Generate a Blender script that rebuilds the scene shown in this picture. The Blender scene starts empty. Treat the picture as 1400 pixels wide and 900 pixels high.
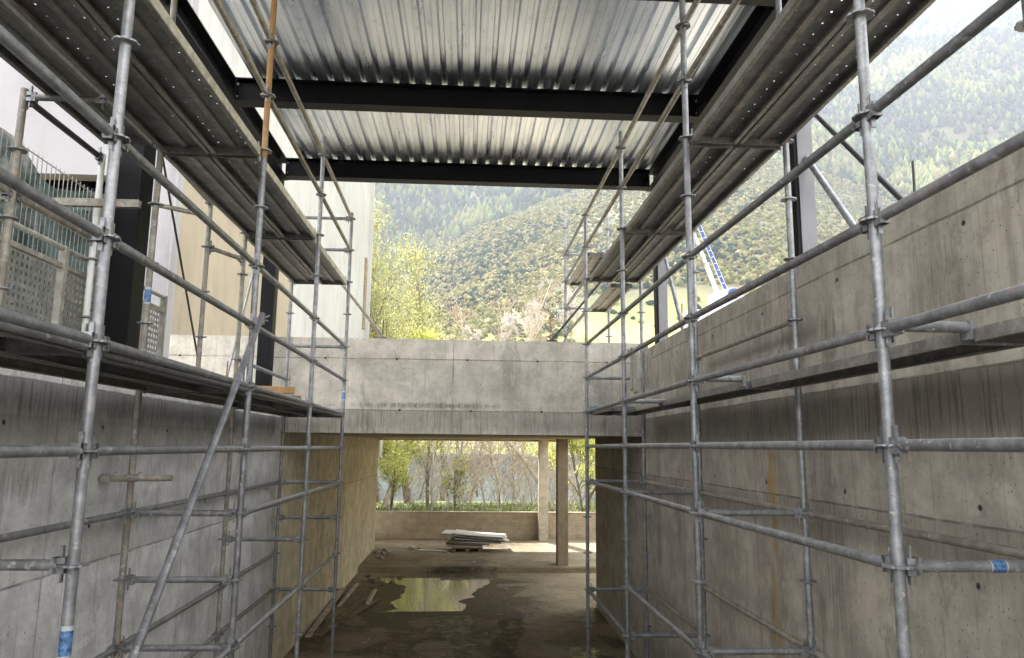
import bpy, math, random
import numpy as np
from mathutils import Vector, Matrix, Quaternion
random.seed(7)
R = math.radians
ZO = 3.33                      # everything is laid out from eye height, then lifted so the pit floor is z = 0
sc = bpy.context.scene
col = sc.collection

# ------------------------------------------------------------------ materials
class NT:
    def __init__(s, name):
        s.mat = bpy.data.materials.new(name); s.mat.use_nodes = True
        s.t = s.mat.node_tree; s.t.nodes.clear()
        s.out = s.t.nodes.new('ShaderNodeOutputMaterial')
    def link(s, a, b): s.t.links.new(a, b)
    def setin(s, sock, v):
        if v is None: return
        if hasattr(v, 'is_linked') or hasattr(v, 'links'): s.link(v, sock)
        else:
            if sock.type == 'RGBA' and hasattr(v, '__len__') and len(v) == 3: v = (*v, 1)
            if sock.type == 'RGBA' and not hasattr(v, '__len__'): v = (v, v, v, 1)
            sock.default_value = v
    def m(s, op, a, b=None, c=None, clamp=False):
        n = s.t.nodes.new('ShaderNodeMath'); n.operation = op; n.use_clamp = clamp
        for i, v in enumerate((a, b, c)): s.setin(n.inputs[i], v)
        return n.outputs[0]
    def ss(s, x, a, b, lo=0., hi=1.):
        n = s.t.nodes.new('ShaderNodeMapRange'); n.interpolation_type = 'SMOOTHSTEP'
        for k, v in zip(('Value', 'From Min', 'From Max', 'To Min', 'To Max'), (x, a, b, lo, hi)): s.setin(n.inputs[k], v)
        return n.outputs[0]
    def coord(s, kind='Object'):
        return s.t.nodes.new('ShaderNodeTexCoord').outputs[kind]
    def sep(s, v):
        n = s.t.nodes.new('ShaderNodeSeparateXYZ'); s.link(v, n.inputs[0]); return n.outputs
    def comb(s, x, y, z):
        n = s.t.nodes.new('ShaderNodeCombineXYZ')
        for i, v in enumerate((x, y, z)): s.setin(n.inputs[i], v)
        return n.outputs[0]
    def scale(s, v, k):
        n = s.t.nodes.new('ShaderNodeVectorMath'); n.operation = 'MULTIPLY'
        s.link(v, n.inputs[0]); n.inputs[1].default_value = k; return n.outputs[0]
    def noise(s, v, sc_, det=4, rough=.55, dist=0.):
        n = s.t.nodes.new('ShaderNodeTexNoise'); s.setin(n.inputs['Vector'], v)
        n.inputs['Scale'].default_value = sc_; n.inputs['Detail'].default_value = det
        n.inputs['Roughness'].default_value = rough; n.inputs['Distortion'].default_value = dist
        return n.outputs['Fac']
    def voro(s, v, sc_, rnd=1., out='Distance', feat='F1'):
        n = s.t.nodes.new('ShaderNodeTexVoronoi'); n.feature = feat; s.setin(n.inputs['Vector'], v)
        n.inputs['Scale'].default_value = sc_; n.inputs['Randomness'].default_value = rnd
        return n.outputs[out]
    def mix(s, f, a, b, mode='MIX'):
        n = s.t.nodes.new('ShaderNodeMix'); n.data_type = 'RGBA'; n.blend_type = mode
        s.setin(n.inputs[0], f); s.setin(n.inputs[6], a); s.setin(n.inputs[7], b); return n.outputs[2]
    def hsv(s, c, v, sat=1., hue=.5):
        n = s.t.nodes.new('ShaderNodeHueSaturation'); s.setin(n.inputs['Color'], c)
        s.setin(n.inputs['Value'], v); s.setin(n.inputs['Saturation'], sat); s.setin(n.inputs['Hue'], hue); return n.outputs[0]
    def rnd(s):
        return s.t.nodes.new('ShaderNodeObjectInfo').outputs['Random']
    def bump(s, h, strength=.3, dist=.01):
        n = s.t.nodes.new('ShaderNodeBump'); n.inputs['Strength'].default_value = strength
        n.inputs['Distance'].default_value = dist; s.link(h, n.inputs['Height']); return n.outputs[0]
    def bsdf(s, base, rough=.8, metal=0., normal=None, spec=None, **k):
        n = s.t.nodes.new('ShaderNodeBsdfPrincipled')
        s.setin(n.inputs['Base Color'], base); s.setin(n.inputs['Roughness'], rough); s.setin(n.inputs['Metallic'], metal)
        if normal is not None: s.link(normal, n.inputs['Normal'])
        if spec is not None: n.inputs['Specular IOR Level'].default_value = spec
        for a, b in k.items(): s.setin(n.inputs[a.replace('_', ' ')], b)
        s.link(n.outputs[0], s.out.inputs[0]); return n

def galv(name, base, metal=.35, rough=.5, rust=0., var=.25, cement=.5, rustcol=(.33, .15, .04)):
    N = NT(name); v = N.coord(); r = N.rnd()
    vv = N.t.nodes.new('ShaderNodeVectorMath'); vv.operation = 'ADD'
    N.link(v, vv.inputs[0]); N.link(N.comb(N.m('MULTIPLY', r, 37.), N.m('MULTIPLY', r, 11.), 0.), vv.inputs[1]); v = vv.outputs[0]
    c = N.hsv(base, N.m('MULTIPLY_ADD', r, var, 1 - var / 2))
    n1 = N.noise(v, 9., 5, .7); c = N.mix(N.ss(n1, .35, .75), N.hsv(c, .62), N.hsv(c, 1.15))
    sp = N.sep(N.voro(v, 60., out='Color'))[0]; c = N.hsv(c, N.m('MULTIPLY_ADD', sp, .16, .92))
    cem = N.ss(N.noise(v, 22., 3, .6), .62, .68); c = N.mix(N.m('MULTIPLY', cem, cement), c, (.5, .48, .44))
    dirt = N.ss(N.noise(v, 5., 6, .7), .52, .7); c = N.mix(N.m('MULTIPLY', dirt, .5), c, (.11, .105, .092))
    rn = N.ss(N.noise(v, 4., 6, .7), .62 - rust * .5, .72 - rust * .4)
    c = N.mix(N.m('MULTIPLY', rn, .35 + rust * .6), c, rustcol)
    ro = N.m('ADD', rough, N.m('MULTIPLY', N.m('MAXIMUM', cem, rn), .3))
    N.bsdf(c, ro, N.m('MULTIPLY', metal, N.m('SUBTRACT', 1., N.m('MAXIMUM', cem, rn))), N.bump(n1, .15, .004))
    return N.mat

def concrete(name, base, axis='y', joints=(), vper=2.4, voff=0., vj=True, bands=(), hz=(), hper=1.2, hoff=0., stains=(), streak=.35, tint=(1, 1, 1), boards=None):
    N = NT(name); v = N.coord(); x, y, z = N.sep(v)
    u = y if axis == 'y' else x
    wob = N.m('MULTIPLY', N.m('SUBTRACT', N.noise(v, 2.5, 3), .5), .02)
    c = N.mix(N.ss(N.noise(v, .55, 5, .6), .3, .72), N.hsv(base, .74), N.hsv(base, 1.14, .85))
    c = N.mix(.6, c, N.mix(N.ss(N.noise(v, 3.2, 8, .74), .36, .64), N.hsv(base, .62), N.hsv(base, 1.18)))
    pt = N.ss(N.noise(N.comb(N.m('MULTIPLY', u, 2.4), N.m('MULTIPLY', z, 1.1), 7.), 1., 7, .7, .4), .58, .63); c = N.mix(N.m('MULTIPLY', pt, .5), c, N.hsv(base, .5, 1.1))
    pt2 = N.ss(N.noise(N.comb(N.m('MULTIPLY', u, 1.3), N.m('MULTIPLY', z, 1.6), 17.), 1., 8, .7, .4), .60, .66); c = N.mix(N.m('MULTIPLY', pt2, .4), c, N.hsv(base, 1.4, .7))
    # form panel tone
    pn = N.t.nodes.new('ShaderNodeTexWhiteNoise'); pn.noise_dimensions = '2D'
    fl = N.m('FLOOR', N.m('DIVIDE', N.m('SUBTRACT', u, voff), vper))
    lv = 0.
    for j in joints: lv = N.m('ADD', lv, N.m('GREATER_THAN', z, j))
    N.link(N.comb(fl, lv, 0.), pn.inputs['Vector'])
    c = N.hsv(c, N.m('MULTIPLY_ADD', pn.outputs['Value'], .2, .9))
    # vertical water streaks
    sv = N.comb(N.m('MULTIPLY', u, 9.), N.m('MULTIPLY', z, .45), 0.)
    s1 = N.noise(sv, 1., 5, .7, .3)
    sv2 = N.comb(N.m('MULTIPLY', u, 34.), N.m('MULTIPLY', z, 1.3), 3.)
    s2 = N.noise(sv2, 1., 4, .7)
    smask = N.ss(N.noise(v, .9, 3), .35, .65, .3, 1.)
    st = N.m('MULTIPLY', N.m('MULTIPLY', N.ss(s1, .48, .72), smask), streak)
    c = N.mix(st, c, N.hsv(base, .36, 1.1))
    c = N.mix(N.m('MULTIPLY', N.ss(s2, .5, .75), streak * .45), c, N.hsv(base, .45))
    c = N.mix(N.m('MULTIPLY', N.ss(s2, .42, .22), streak * .35), c, N.hsv(base, 1.35))
    for (zt, zb, k) in bands:                      # damp / mouldy bands hanging below a joint
        edge = N.m('ADD', z, N.m('MULTIPLY', N.m('SUBTRACT', N.noise(sv2, .7, 4), .5), (zt - zb) * .9))
        bm = N.m('MULTIPLY', N.ss(edge, zb - (zt - zb) * .25, zb + (zt - zb) * .45), N.ss(z, zt + .008, zt - .004))
        c = N.mix(N.m('MULTIPLY', bm, k), c, N.hsv(base, .3, 1.15))
        c = N.mix(N.m('MULTIPLY', N.m('MULTIPLY', bm, N.ss(s2, .52, .6)), k * .75), c, N.hsv(base, .14))
    hgt = N.m('MULTIPLY', N.noise(v, 40., 4), .15)
    line = 0.
    for j in joints:
        d = N.m('ABSOLUTE', N.m('SUBTRACT', N.m('ADD', z, wob), j)); line = N.m('MAXIMUM', line, N.ss(d, .013, .003))
    if vj:
        um = N.m('ABSOLUTE', N.m('SUBTRACT', N.m('FLOORED_MODULO', N.m('ADD', N.m('SUBTRACT', u, voff), vper / 2), vper), vper / 2))
        line = N.m('MAXIMUM', line, N.m('MULTIPLY', N.ss(N.m('ADD', um, wob), .011, .002), .8))
    if boards:
        ub = N.m('ABSOLUTE', N.m('SUBTRACT', N.m('FLOORED_MODULO', u, boards), boards / 2))
        bl = N.m('MULTIPLY', N.ss(ub, .008, .001), N.ss(N.noise(N.comb(N.m('MULTIPLY', u, 2.3), z, 0.), 1.5, 2), .45, .6))
        line = N.m('MAXIMUM', line, N.m('MULTIPLY', bl, .55))
    lb = N.m('MULTIPLY', line, N.ss(N.noise(v, 7., 4), .3, .6, .25, .85))
    c = N.mix(lb, c, N.hsv(base, .3))
    # air bubbles
    vd = N.voro(v, 11.); vc = N.sep(N.voro(v, 11., out='Color'))[0]
    bub = N.m('MULTIPLY', N.m('LESS_THAN', vd, N.m('MULTIPLY', vc, .11)), N.m('GREATER_THAN', vc, .4))
    vd2 = N.voro(v, 30.); vc2 = N.sep(N.voro(v, 30., out='Color'))[1]
    bub2 = N.m('MULTIPLY', N.m('LESS_THAN', vd2, .15), N.m('GREATER_THAN', vc2, .62))
    bub = N.m('MAXIMUM', bub, bub2)
    c = N.mix(N.m('MULTIPLY', bub, .75), c, N.hsv(base, .18))
    hole = 0.
    for hi, h in enumerate(hz):
        uu = N.m('SUBTRACT', N.m('FLOORED_MODULO', N.m('SUBTRACT', u, hoff + hi * .07), hper), hper / 2)
        dz = N.m('SUBTRACT', z, h)
        d = N.m('SQRT', N.m('ADD', N.m('MULTIPLY', uu, uu), N.m('MULTIPLY', dz, dz)))
        d = N.m('ADD', d, N.m('MULTIPLY', wob, .4))
        hole = N.m('MAXIMUM', hole, N.m('MULTIPLY', N.ss(d, .021, .013), .9))
        halo = N.m('MULTIPLY', N.ss(d, .10, .02), N.ss(N.noise(v, 14., 4), .45, .6)); c = N.mix(N.m('MULTIPLY', halo, .5), c, N.hsv(base, .4))
    if hz: c = N.mix(hole, c, (.008, .007, .006))
    for (su, sz, ru, rz, scol, k) in stains:
        a = N.m('DIVIDE', N.m('SUBTRACT', u, su), ru); b = N.m('DIVIDE', N.m('SUBTRACT', z, sz), rz)
        d = N.m('SQRT', N.m('ADD', N.m('MULTIPLY', a, a), N.m('MULTIPLY', b, b)))
        d = N.m('ADD', d, N.m('MULTIPLY', N.m('SUBTRACT', N.noise(N.comb(N.m('MULTIPLY', u, 10.), N.m('MULTIPLY', z, 2.2), 0.), 1., 6, .75), .5), 2.4))
        c = N.mix(N.m('MULTIPLY', N.m('MULTIPLY', N.ss(d, 1.15, .35), N.ss(N.noise(N.comb(N.m('MULTIPLY', u, 38.), N.m('MULTIPLY', z, 2.6), 5.), 1., 6, .75), .34, .6, .12, 1.)), k), c, scol)
    hgt = N.m('SUBTRACT', hgt, N.m('ADD', N.m('MULTIPLY', line, .5), N.m('ADD', bub, hole)))
    if tint != (1, 1, 1): c = N.mix(N.ss(N.m('ADD', y, N.m('MULTIPLY', N.noise(v, 1.5, 4), .8)), 11.7, 12.2), c, N.mix(1., c, tint, 'MULTIPLY'))  # tunnel stretch: tan concrete plus warm reflected light mixed into the colour
    N.bsdf(c, .82, 0., N.bump(hgt, .5, .012), .3)
    return N.mat

def plain(name, base, rough=.7, metal=0., ns=6., amt=.25, bump=.1, spec=None, **k):
    N = NT(name); v = N.coord(); n = N.noise(v, ns, 5, .65)
    c = N.hsv(base, N.m('MULTIPLY', N.m('MULTIPLY_ADD', N.rnd(), .16, .92), N.ss(n, .25, .75, 1 - amt, 1 + amt)))
    N.bsdf(c, rough, metal, N.bump(N.noise(v, ns * 6, 4), bump, .01), spec, **k); return N.mat

M = {}
M['tube'] = galv('galvanised_tube', (.27, .275, .285), .45, .45)
M['tube_warm'] = galv('dusty_tube', (.33, .305, .255), .25, .6, rust=.12, cement=.7)
M['tube_rust'] = galv('rusty_tube', (.33, .27, .18), .1, .7, rust=.62, cement=.5, rustcol=(.30, .15, .045))
M['board'] = galv('deck_steel', (.165, .165, .158), .3, .55, rust=.05, cement=.25)
M['board_lip'] = galv('deck_lip_steel', (.235, .225, .20), .3, .5, cement=.25)
M['cream'] = galv('skylit_edge', (.62, .58, .48), .15, .5, cement=.2)
M['board_side'] = galv('deck_edge', (.42, .40, .36), .25, .5)
M['black'] = plain('black_steel_paint', (.004, .004, .005), .5, 0, 3., .3, .03, .12)
M['grey_prop'] = galv('prop_steel', (.30, .31, .33), .4, .4)
M['dark_prop'] = plain('dark_steel', (.03, .03, .033), .5)
N = NT('corrugated_zinc'); v = N.coord(); x, y, z = N.sep(v)
n = N.noise(N.comb(N.m('MULTIPLY', x, 6.), N.m('MULTIPLY', y, .6), 0.), 1., 5, .6)
c = N.mix(N.ss(n, .3, .7), (.56, .61, .68), (.80, .84, .90))
c = N.mix(N.m('MULTIPLY', N.ss(N.noise(v, 5., 6, .7), .55, .7), .35), c, (.33, .33, .33))
em = N.m('MULTIPLY', N.ss(N.m('ABSOLUTE', N.m('SUBTRACT', N.m('FLOORED_MODULO', y, .05), .025)), .018, .010), N.m('LESS_THAN', N.m('ABSOLUTE', N.m('SUBTRACT', N.m('FLOORED_MODULO', N.m('ADD', x, .058), .2), .1)), .085))
emx = N.ss(N.m('ABSOLUTE', N.m('SUBTRACT', N.m('FLOORED_MODULO', N.m('ADD', x, .1), .2), .1)), .034, .037)
h = N.m('ADD', N.m('MULTIPLY', em, N.m('MULTIPLY', emx, .6)), N.m('MULTIPLY', N.noise(N.comb(N.m('MULTIPLY', x, 3.), N.m('MULTIPLY', y, .35), z), 3., 2), .25))
N.bsdf(c, N.m('MULTIPLY_ADD', n, .14, .22), .95, N.bump(h, .16, .006)); M['zinc'] = N.mat

CBX = (.335, .318, .285)
M['wallR'] = concrete('retaining_concrete_right', (.40, .365, .305), 'y', (1.36, .455, -.40), 2.4, 4.72, True,
    ((.455, -.02, .72), (-.40, -.75, .25)), (1.28, -.30, -.72), 1.45, .25,
    ((6.72, -.35, .10, .42, (.36, .20, .03), .9), (6.75, -1.5, .13, .9, (.30, .185, .06), .75), (6.1, .85, .22, .36, (.10, .088, .062), .8), (5.5, .85, .16, .3, (.11, .095, .065), .8),
     (5.6, -.75, .34, .9, (.10, .095, .075), .5), (4.2, .9, .35, .5, (.15, .135, .10), .5), (9.3, .8, .8, .4, (.15, .13, .10), .5), (8., -1.2, .5, .9, (.2, .17, .12), .4)), .5, boards=.3)
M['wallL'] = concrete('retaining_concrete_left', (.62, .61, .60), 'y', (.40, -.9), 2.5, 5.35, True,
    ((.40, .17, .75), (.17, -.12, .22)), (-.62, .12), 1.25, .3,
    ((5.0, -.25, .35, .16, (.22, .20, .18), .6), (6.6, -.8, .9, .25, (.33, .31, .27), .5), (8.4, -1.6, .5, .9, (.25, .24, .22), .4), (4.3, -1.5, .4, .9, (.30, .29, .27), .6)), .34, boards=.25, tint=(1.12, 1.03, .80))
M['beamC'] = concrete('beam_concrete', (.56, .52, .445), 'x', (1.335, .54), 2.5, -.25, True,
    ((.54, .17, .5),), (1.335, .545), 1.1, .52, ((-.6, .62, 1.2, .05, (.08, .075, .07), .7), (.6, 1.0, .5, .25, (.27, .26, .24), .4), (2.1, .9, .25, .5, (.2, .19, .17), .4)), .34, boards=.25)
M['slabC'] = concrete('slab_concrete', (.42, .36, .25), 'x', (), 2.5, 0., False, (), (), streak=.1)
M['colC2'] = concrete('sunlit_column_concrete', (.52, .47, .37), 'x', (), 2.5, 0., False, streak=.25)  # lighter copy: sunlight on the farther column put into the colour
M['colC'] = concrete('shaded_column_concrete', (.25, .21, .15), 'x', (), 2.5, 0., False, streak=.3)  # darker copy: shade on the nearer column put into the colour

# pit floor : concrete caked in mud, wet in places
N = NT('muddy_floor'); v = N.coord(); x, y, z = N.sep(v)
base = N.mix(N.ss(N.noise(v, .8, 6, .65), .35, .7), (.20, .16, .10), (.34, .285, .195))
base = N.mix(N.m('MULTIPLY', N.ss(N.noise(v, 6., 7, .7), .45, .7), .5), base, (.33, .30, .24))
d = N.m('SUBTRACT', y, N.m('ADD', 15.9, N.m('MULTIPLY', N.m('SUBTRACT', x, 1.), -.55)))
dx = N.m('DIVIDE', N.m('SUBTRACT', x, -.5), 2.1); dy = N.m('DIVIDE', N.m('SUBTRACT', y, 17.6), 3.7)
near = N.m('SQRT', N.m('ADD', N.m('MULTIPLY', dx, dx), N.m('MULTIPLY', dy, dy)))
wn = N.noise(v, 1.1, 6, .65, .6)
wet = N.ss(N.m('ADD', near, N.m('MULTIPLY', N.m('SUBTRACT', wn, .5), 2.2)), 1.0, .72)
wet2 = N.m('MULTIPLY', N.ss(N.noise(N.comb(N.m('MULTIPLY', N.m('ADD', x, N.m('MULTIPLY', y, .4)), 1.2), N.m('MULTIPLY', y, .7), 4.), 1., 5, .6, .5), .52, .6), N.ss(y, 18., 15.5))
wet = N.m('MAXIMUM', wet, N.m('MULTIPLY', wet2, .9))
base = N.mix(N.m('MULTIPLY', wet, .8), base, (.035, .028, .019))
# tyre track lugs
tu = N.m('ADD', N.m('SUBTRACT', x, -.35), N.m('MULTIPLY', N.m('SUBTRACT', y, 14.), -.12))
tr = N.m('MULTIPLY', N.ss(N.m('ABSOLUTE', tu), .42, .34), N.ss(y, 15.7, 15.2))
lug = N.m('SINE', N.m('ADD', N.m('MULTIPLY', y, 42.), N.m('MULTIPLY', N.m('ABSOLUTE', tu), 22.)))
silt = N.m('MULTIPLY', tr, N.ss(N.noise(v, 2., 4), .45, .62)); base = N.mix(N.m('MULTIPLY', silt, .85), base, (.33, .30, .25))
grit = N.voro(v, 16., out='Color'); gr = N.m('MULTIPLY', N.m('GREATER_THAN', N.sep(grit)[0], .82), N.m('LESS_THAN', N.voro(v, 16.), .32))
base = N.mix(N.m('MULTIPLY', gr, .6), base, (.42, .37, .28))
base = N.mix(N.m('MULTIPLY', N.ss(N.noise(v, 22., 6, .75), .45, .65), .35), base, N.hsv(base, .5))
rut = N.m('MULTIPLY', N.ss(N.noise(v, 3., 6, .7), .38, .52), N.m('MULTIPLY', N.ss(N.m('ABSOLUTE', N.m('SUBTRACT', N.m('ADD', x, N.m('MULTIPLY', N.noise(N.comb(0., N.m('MULTIPLY', y, .35), 2.), 1., 2), 2.2)), 2.0)), .30, .16), N.ss(y, 16., 15.)))
base = N.mix(N.m('MULTIPLY', rut, .65), base, (.035, .028, .02))
h = N.m('ADD', N.m('MULTIPLY', N.m('MULTIPLY', lug, tr), .6), N.m('MULTIPLY', N.noise(v, 9., 8, .7), N.m('SUBTRACT', 1.3, wet)))
rg = N.m('ADD', N.m('MULTIPLY', wet, -.42), .92)
N.bsdf(base, rg, 0., N.bump(h, .6, .04), .22); M['mud'] = N.mat
N = NT('puddle_water'); v = N.coord()
N.bsdf((.17, .155, .125), .05, 0., N.bump(N.noise(N.scale(v, (1, .35, 1)), 7., 3), .02, .01), 1., IOR=2.0); M['water'] = N.mat

N = NT('concrete_blocks'); v = N.coord(); x, y, z = N.sep(v)
br = N.t.nodes.new('ShaderNodeTexBrick'); N.link(N.comb(x, N.m('ADD', z, 3.17), 0.), br.inputs['Vector'])
for k, a in (('Color1', (.30, .245, .165, 1)), ('Color2', (.40, .33, .225, 1)), ('Mortar', (.47, .42, .33, 1)), ('Scale', 1.), ('Mortar Size', .007), ('Brick Width', .4), ('Row Height', .2), ('Mortar Smooth', .3)): br.inputs[k].default_value = a
c = N.mix(.5, br.outputs['Color'], N.mix(N.ss(N.noise(v, 4., 7, .7), .3, .7), (.22, .18, .13), (.44, .38, .28)))
N.bsdf(c, .9, 0., N.bump(N.m('SUBTRACT', N.noise(v, 50., 4), br.outputs['Fac']), .5, .008), .2); M['blocks'] = N.mat

def leafmat(name, col_, trans=.5, var=.35):
    N = NT(name); v = N.coord('Object'); n = N.noise(v, 1.1, 3)
    g = N.t.nodes.new('ShaderNodeNewGeometry').outputs['Random Per Island']
    c = N.hsv(N.hsv(col_, N.ss(n, .3, .7, 1 - var, 1 + var)), N.m('MULTIPLY_ADD', g, .5, .75), 1., N.m('MULTIPLY_ADD', g, .04, .48))
    a = N.t.nodes.new('ShaderNodeBsdfDiffuse'); b = N.t.nodes.new('ShaderNodeBsdfTranslucent'); m_ = N.t.nodes.new('ShaderNodeMixShader')
    N.link(c, a.inputs[0]); N.link(c, b.inputs[0]); m_.inputs[0].default_value = trans
    N.link(a.outputs[0], m_.inputs[1]); N.link(b.outputs[0], m_.inputs[2]); N.link(m_.outputs[0], N.out.inputs[0]); return N.mat
M['leaf_spring'] = leafmat('spring_leaves', (.34, .34, .15), .55)
M['leaf_bright'] = leafmat('bright_leaves', (.50, .51, .16), .6)
M['bud'] = leafmat('pink_buds', (.33, .25, .19), .4)
M['blossom'] = leafmat('blossom', (.46, .42, .39), .4, .25)
M['grassblade'] = leafmat('grass_blades', (.17, .20, .07), .4)
M['bark'] = plain('bark_brown', (.16, .125, .09), .9, 0, 4., .4, .5)
M['bark_pale'] = plain('bark_pale', (.46, .40, .33), .85, 0, 4., .35, .4)
M['pine'] = leafmat('pine_green', (.026, .042, .030), .15, .4)
M['pine_light'] = leafmat('light_green', (.095, .115, .035), .2, .4)
M['scrub'] = leafmat('scrub_olive', (.125, .125, .05), .2, .4)
M['scrub_dry'] = leafmat('scrub_dry', (.20, .175, .085), .2, .3)
N = NT('hillside_ground'); v = N.coord(); x, y, z = N.sep(v)
c = N.mix(N.ss(N.noise(v, .012, 8, .65), .4, .62), (.055, .06, .03), (.12, .105, .06))
c = N.mix(N.ss(N.noise(v, .05, 6, .7), .56, .68), c, (.21, .18, .12))
rr = N.m('SQRT', N.m('ADD', N.m('MULTIPLY', x, x), N.m('MULTIPLY', y, y)))
c = N.mix(N.m('MULTIPLY', N.ss(rr, 210., 150.), N.ss(rr, 55., 75.)), c, N.mix(N.ss(N.noise(v, .05, 4), .4, .6), (.20, .24, .06), (.30, .29, .10)))
c = N.mix(N.ss(rr, 60., 50.), c, (.10, .115, .05))
N.bsdf(c, .95, 0., None, .1); M['hill'] = N.mat
M['earth'] = plain('site_earth', (.36, .33, .27), .95, 0, 1.5, .35, .4)
M['wood'] = plain('weathered_timber', (.20, .15, .09), .8, 0, 8., .4, .3)
M['wood_new'] = plain('orange_timber', (.42, .24, .09), .7, 0, 8., .3, .2)
M['white_panel'] = plain('white_panel', (.66, .66, .64), .5, 0, 3., .12, .05)
M['core'] = plain('grey_insulation', (.16, .15, .13), .8)
M['debris'] = plain('cement_debris', (.42, .38, .31), .95, 0, 9., .35, .6)
M['net'] = None
M['strap'] = plain('webbing', (.34, .32, .27), .85, 0, 20., .2, .2)
M['sticker'] = plain('blue_sticker', (.08, .17, .33), .5, 0, 40., .9, 0)
M['sticker_w'] = plain('white_sticker', (.42, .43, .45), .5, 0, 60., .2, 0)
M['glass_dark'] = plain('dark_glazing', (.015, .017, .02), .12)
M['rail'] = galv('railing_steel', (.42, .40, .35), .2, .55)
M['perf'] = galv('perforated_steel', (.36, .345, .32), .25, .5)
M['crane_blue'] = plain('blue_paint', (.015, .04, .20), .35)
M['crane_white'] = plain('white_paint', (.5, .51, .53), .35)
M['rubber'] = plain('rubber', (.02, .02, .02), .8)
M['riverwall'] = concrete('river_wall_concrete', (.27, .30, .36), 'x', (-1.2, -3.), 6., 0., True, ((-1.2, -2.6, .4),), streak=.5)
N = NT('building_render'); v = N.coord(); x, y, z = N.sep(v)
c = N.mix(N.m('MAXIMUM', N.ss(y, 22.3, 22.5), N.ss(z, 5.2, 7.)), (.31, .265, .195), (.42, .415, .40)); c = N.mix(N.m('LESS_THAN', y, 13.7), c, (.30, .288, .30)); c = N.hsv(c, N.ss(N.noise(v, .35, 6, .6), .3, .7, .9, 1.05))  # tan whitens with height: stronger skylight put into the render colour
c = N.mix(N.m('MULTIPLY', N.ss(N.noise(N.comb(N.m('ADD', x, y), N.m('MULTIPLY', z, .3), 0.), 1.6, 6, .7), .45, .7), .6), c, N.hsv(c, .72)); c = N.mix(N.m('MULTIPLY', N.ss(N.noise(v, .7, 5, .6), .5, .62), .4), c, N.hsv(c, .8))
ln = N.ss(N.m('ABSOLUTE', N.m('SUBTRACT', N.m('FLOORED_MODULO', N.m('ADD', z, .01), .54), .27)), .009, .004)
um = N.m('ADD', N.m('MULTIPLY', N.m('FLOOR', N.m('DIVIDE', z, .54)), .43), N.m('ADD', x, N.m('MULTIPLY', y, 1.)))
l2 = N.ss(N.m('ABSOLUTE', N.m('SUBTRACT', N.m('FLOORED_MODULO', um, 1.25), .62)), .009, .004)
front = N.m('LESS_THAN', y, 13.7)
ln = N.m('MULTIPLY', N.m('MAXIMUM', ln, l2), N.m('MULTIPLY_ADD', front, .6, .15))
c = N.mix(ln, c, (.30, .28, .26))
N.bsdf(c, .75, 0., N.bump(N.noise(v, 12., 5), .1, .01), .3); M['render'] = N.mat
# safety netting: woven, partly see-through cloth
N = NT('green_netting'); v = N.coord(); x, y, z = N.sep(v)
g1 = N.m('ABSOLUTE', N.m('SINE', N.m('MULTIPLY', y, 130.))); g2 = N.m('ABSOLUTE', N.m('SINE', N.m('MULTIPLY', z, 130.)))
c = N.mix(N.ss(N.noise(v, 3.5, 5, .6), .35, .65), (.07, .12, .12), (.20, .29, .28))
c = N.mix(N.m('MULTIPLY', N.m('MINIMUM', g1, g2), .4), c, (.04, .07, .07))
N.bsdf(c, .85, 0., N.bump(N.noise(v, 4., 4), .8, .1), .2, Alpha=N.ss(N.noise(v, 5., 3), .35, .6, .7, .97)); M['net'] = N.mat

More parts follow.
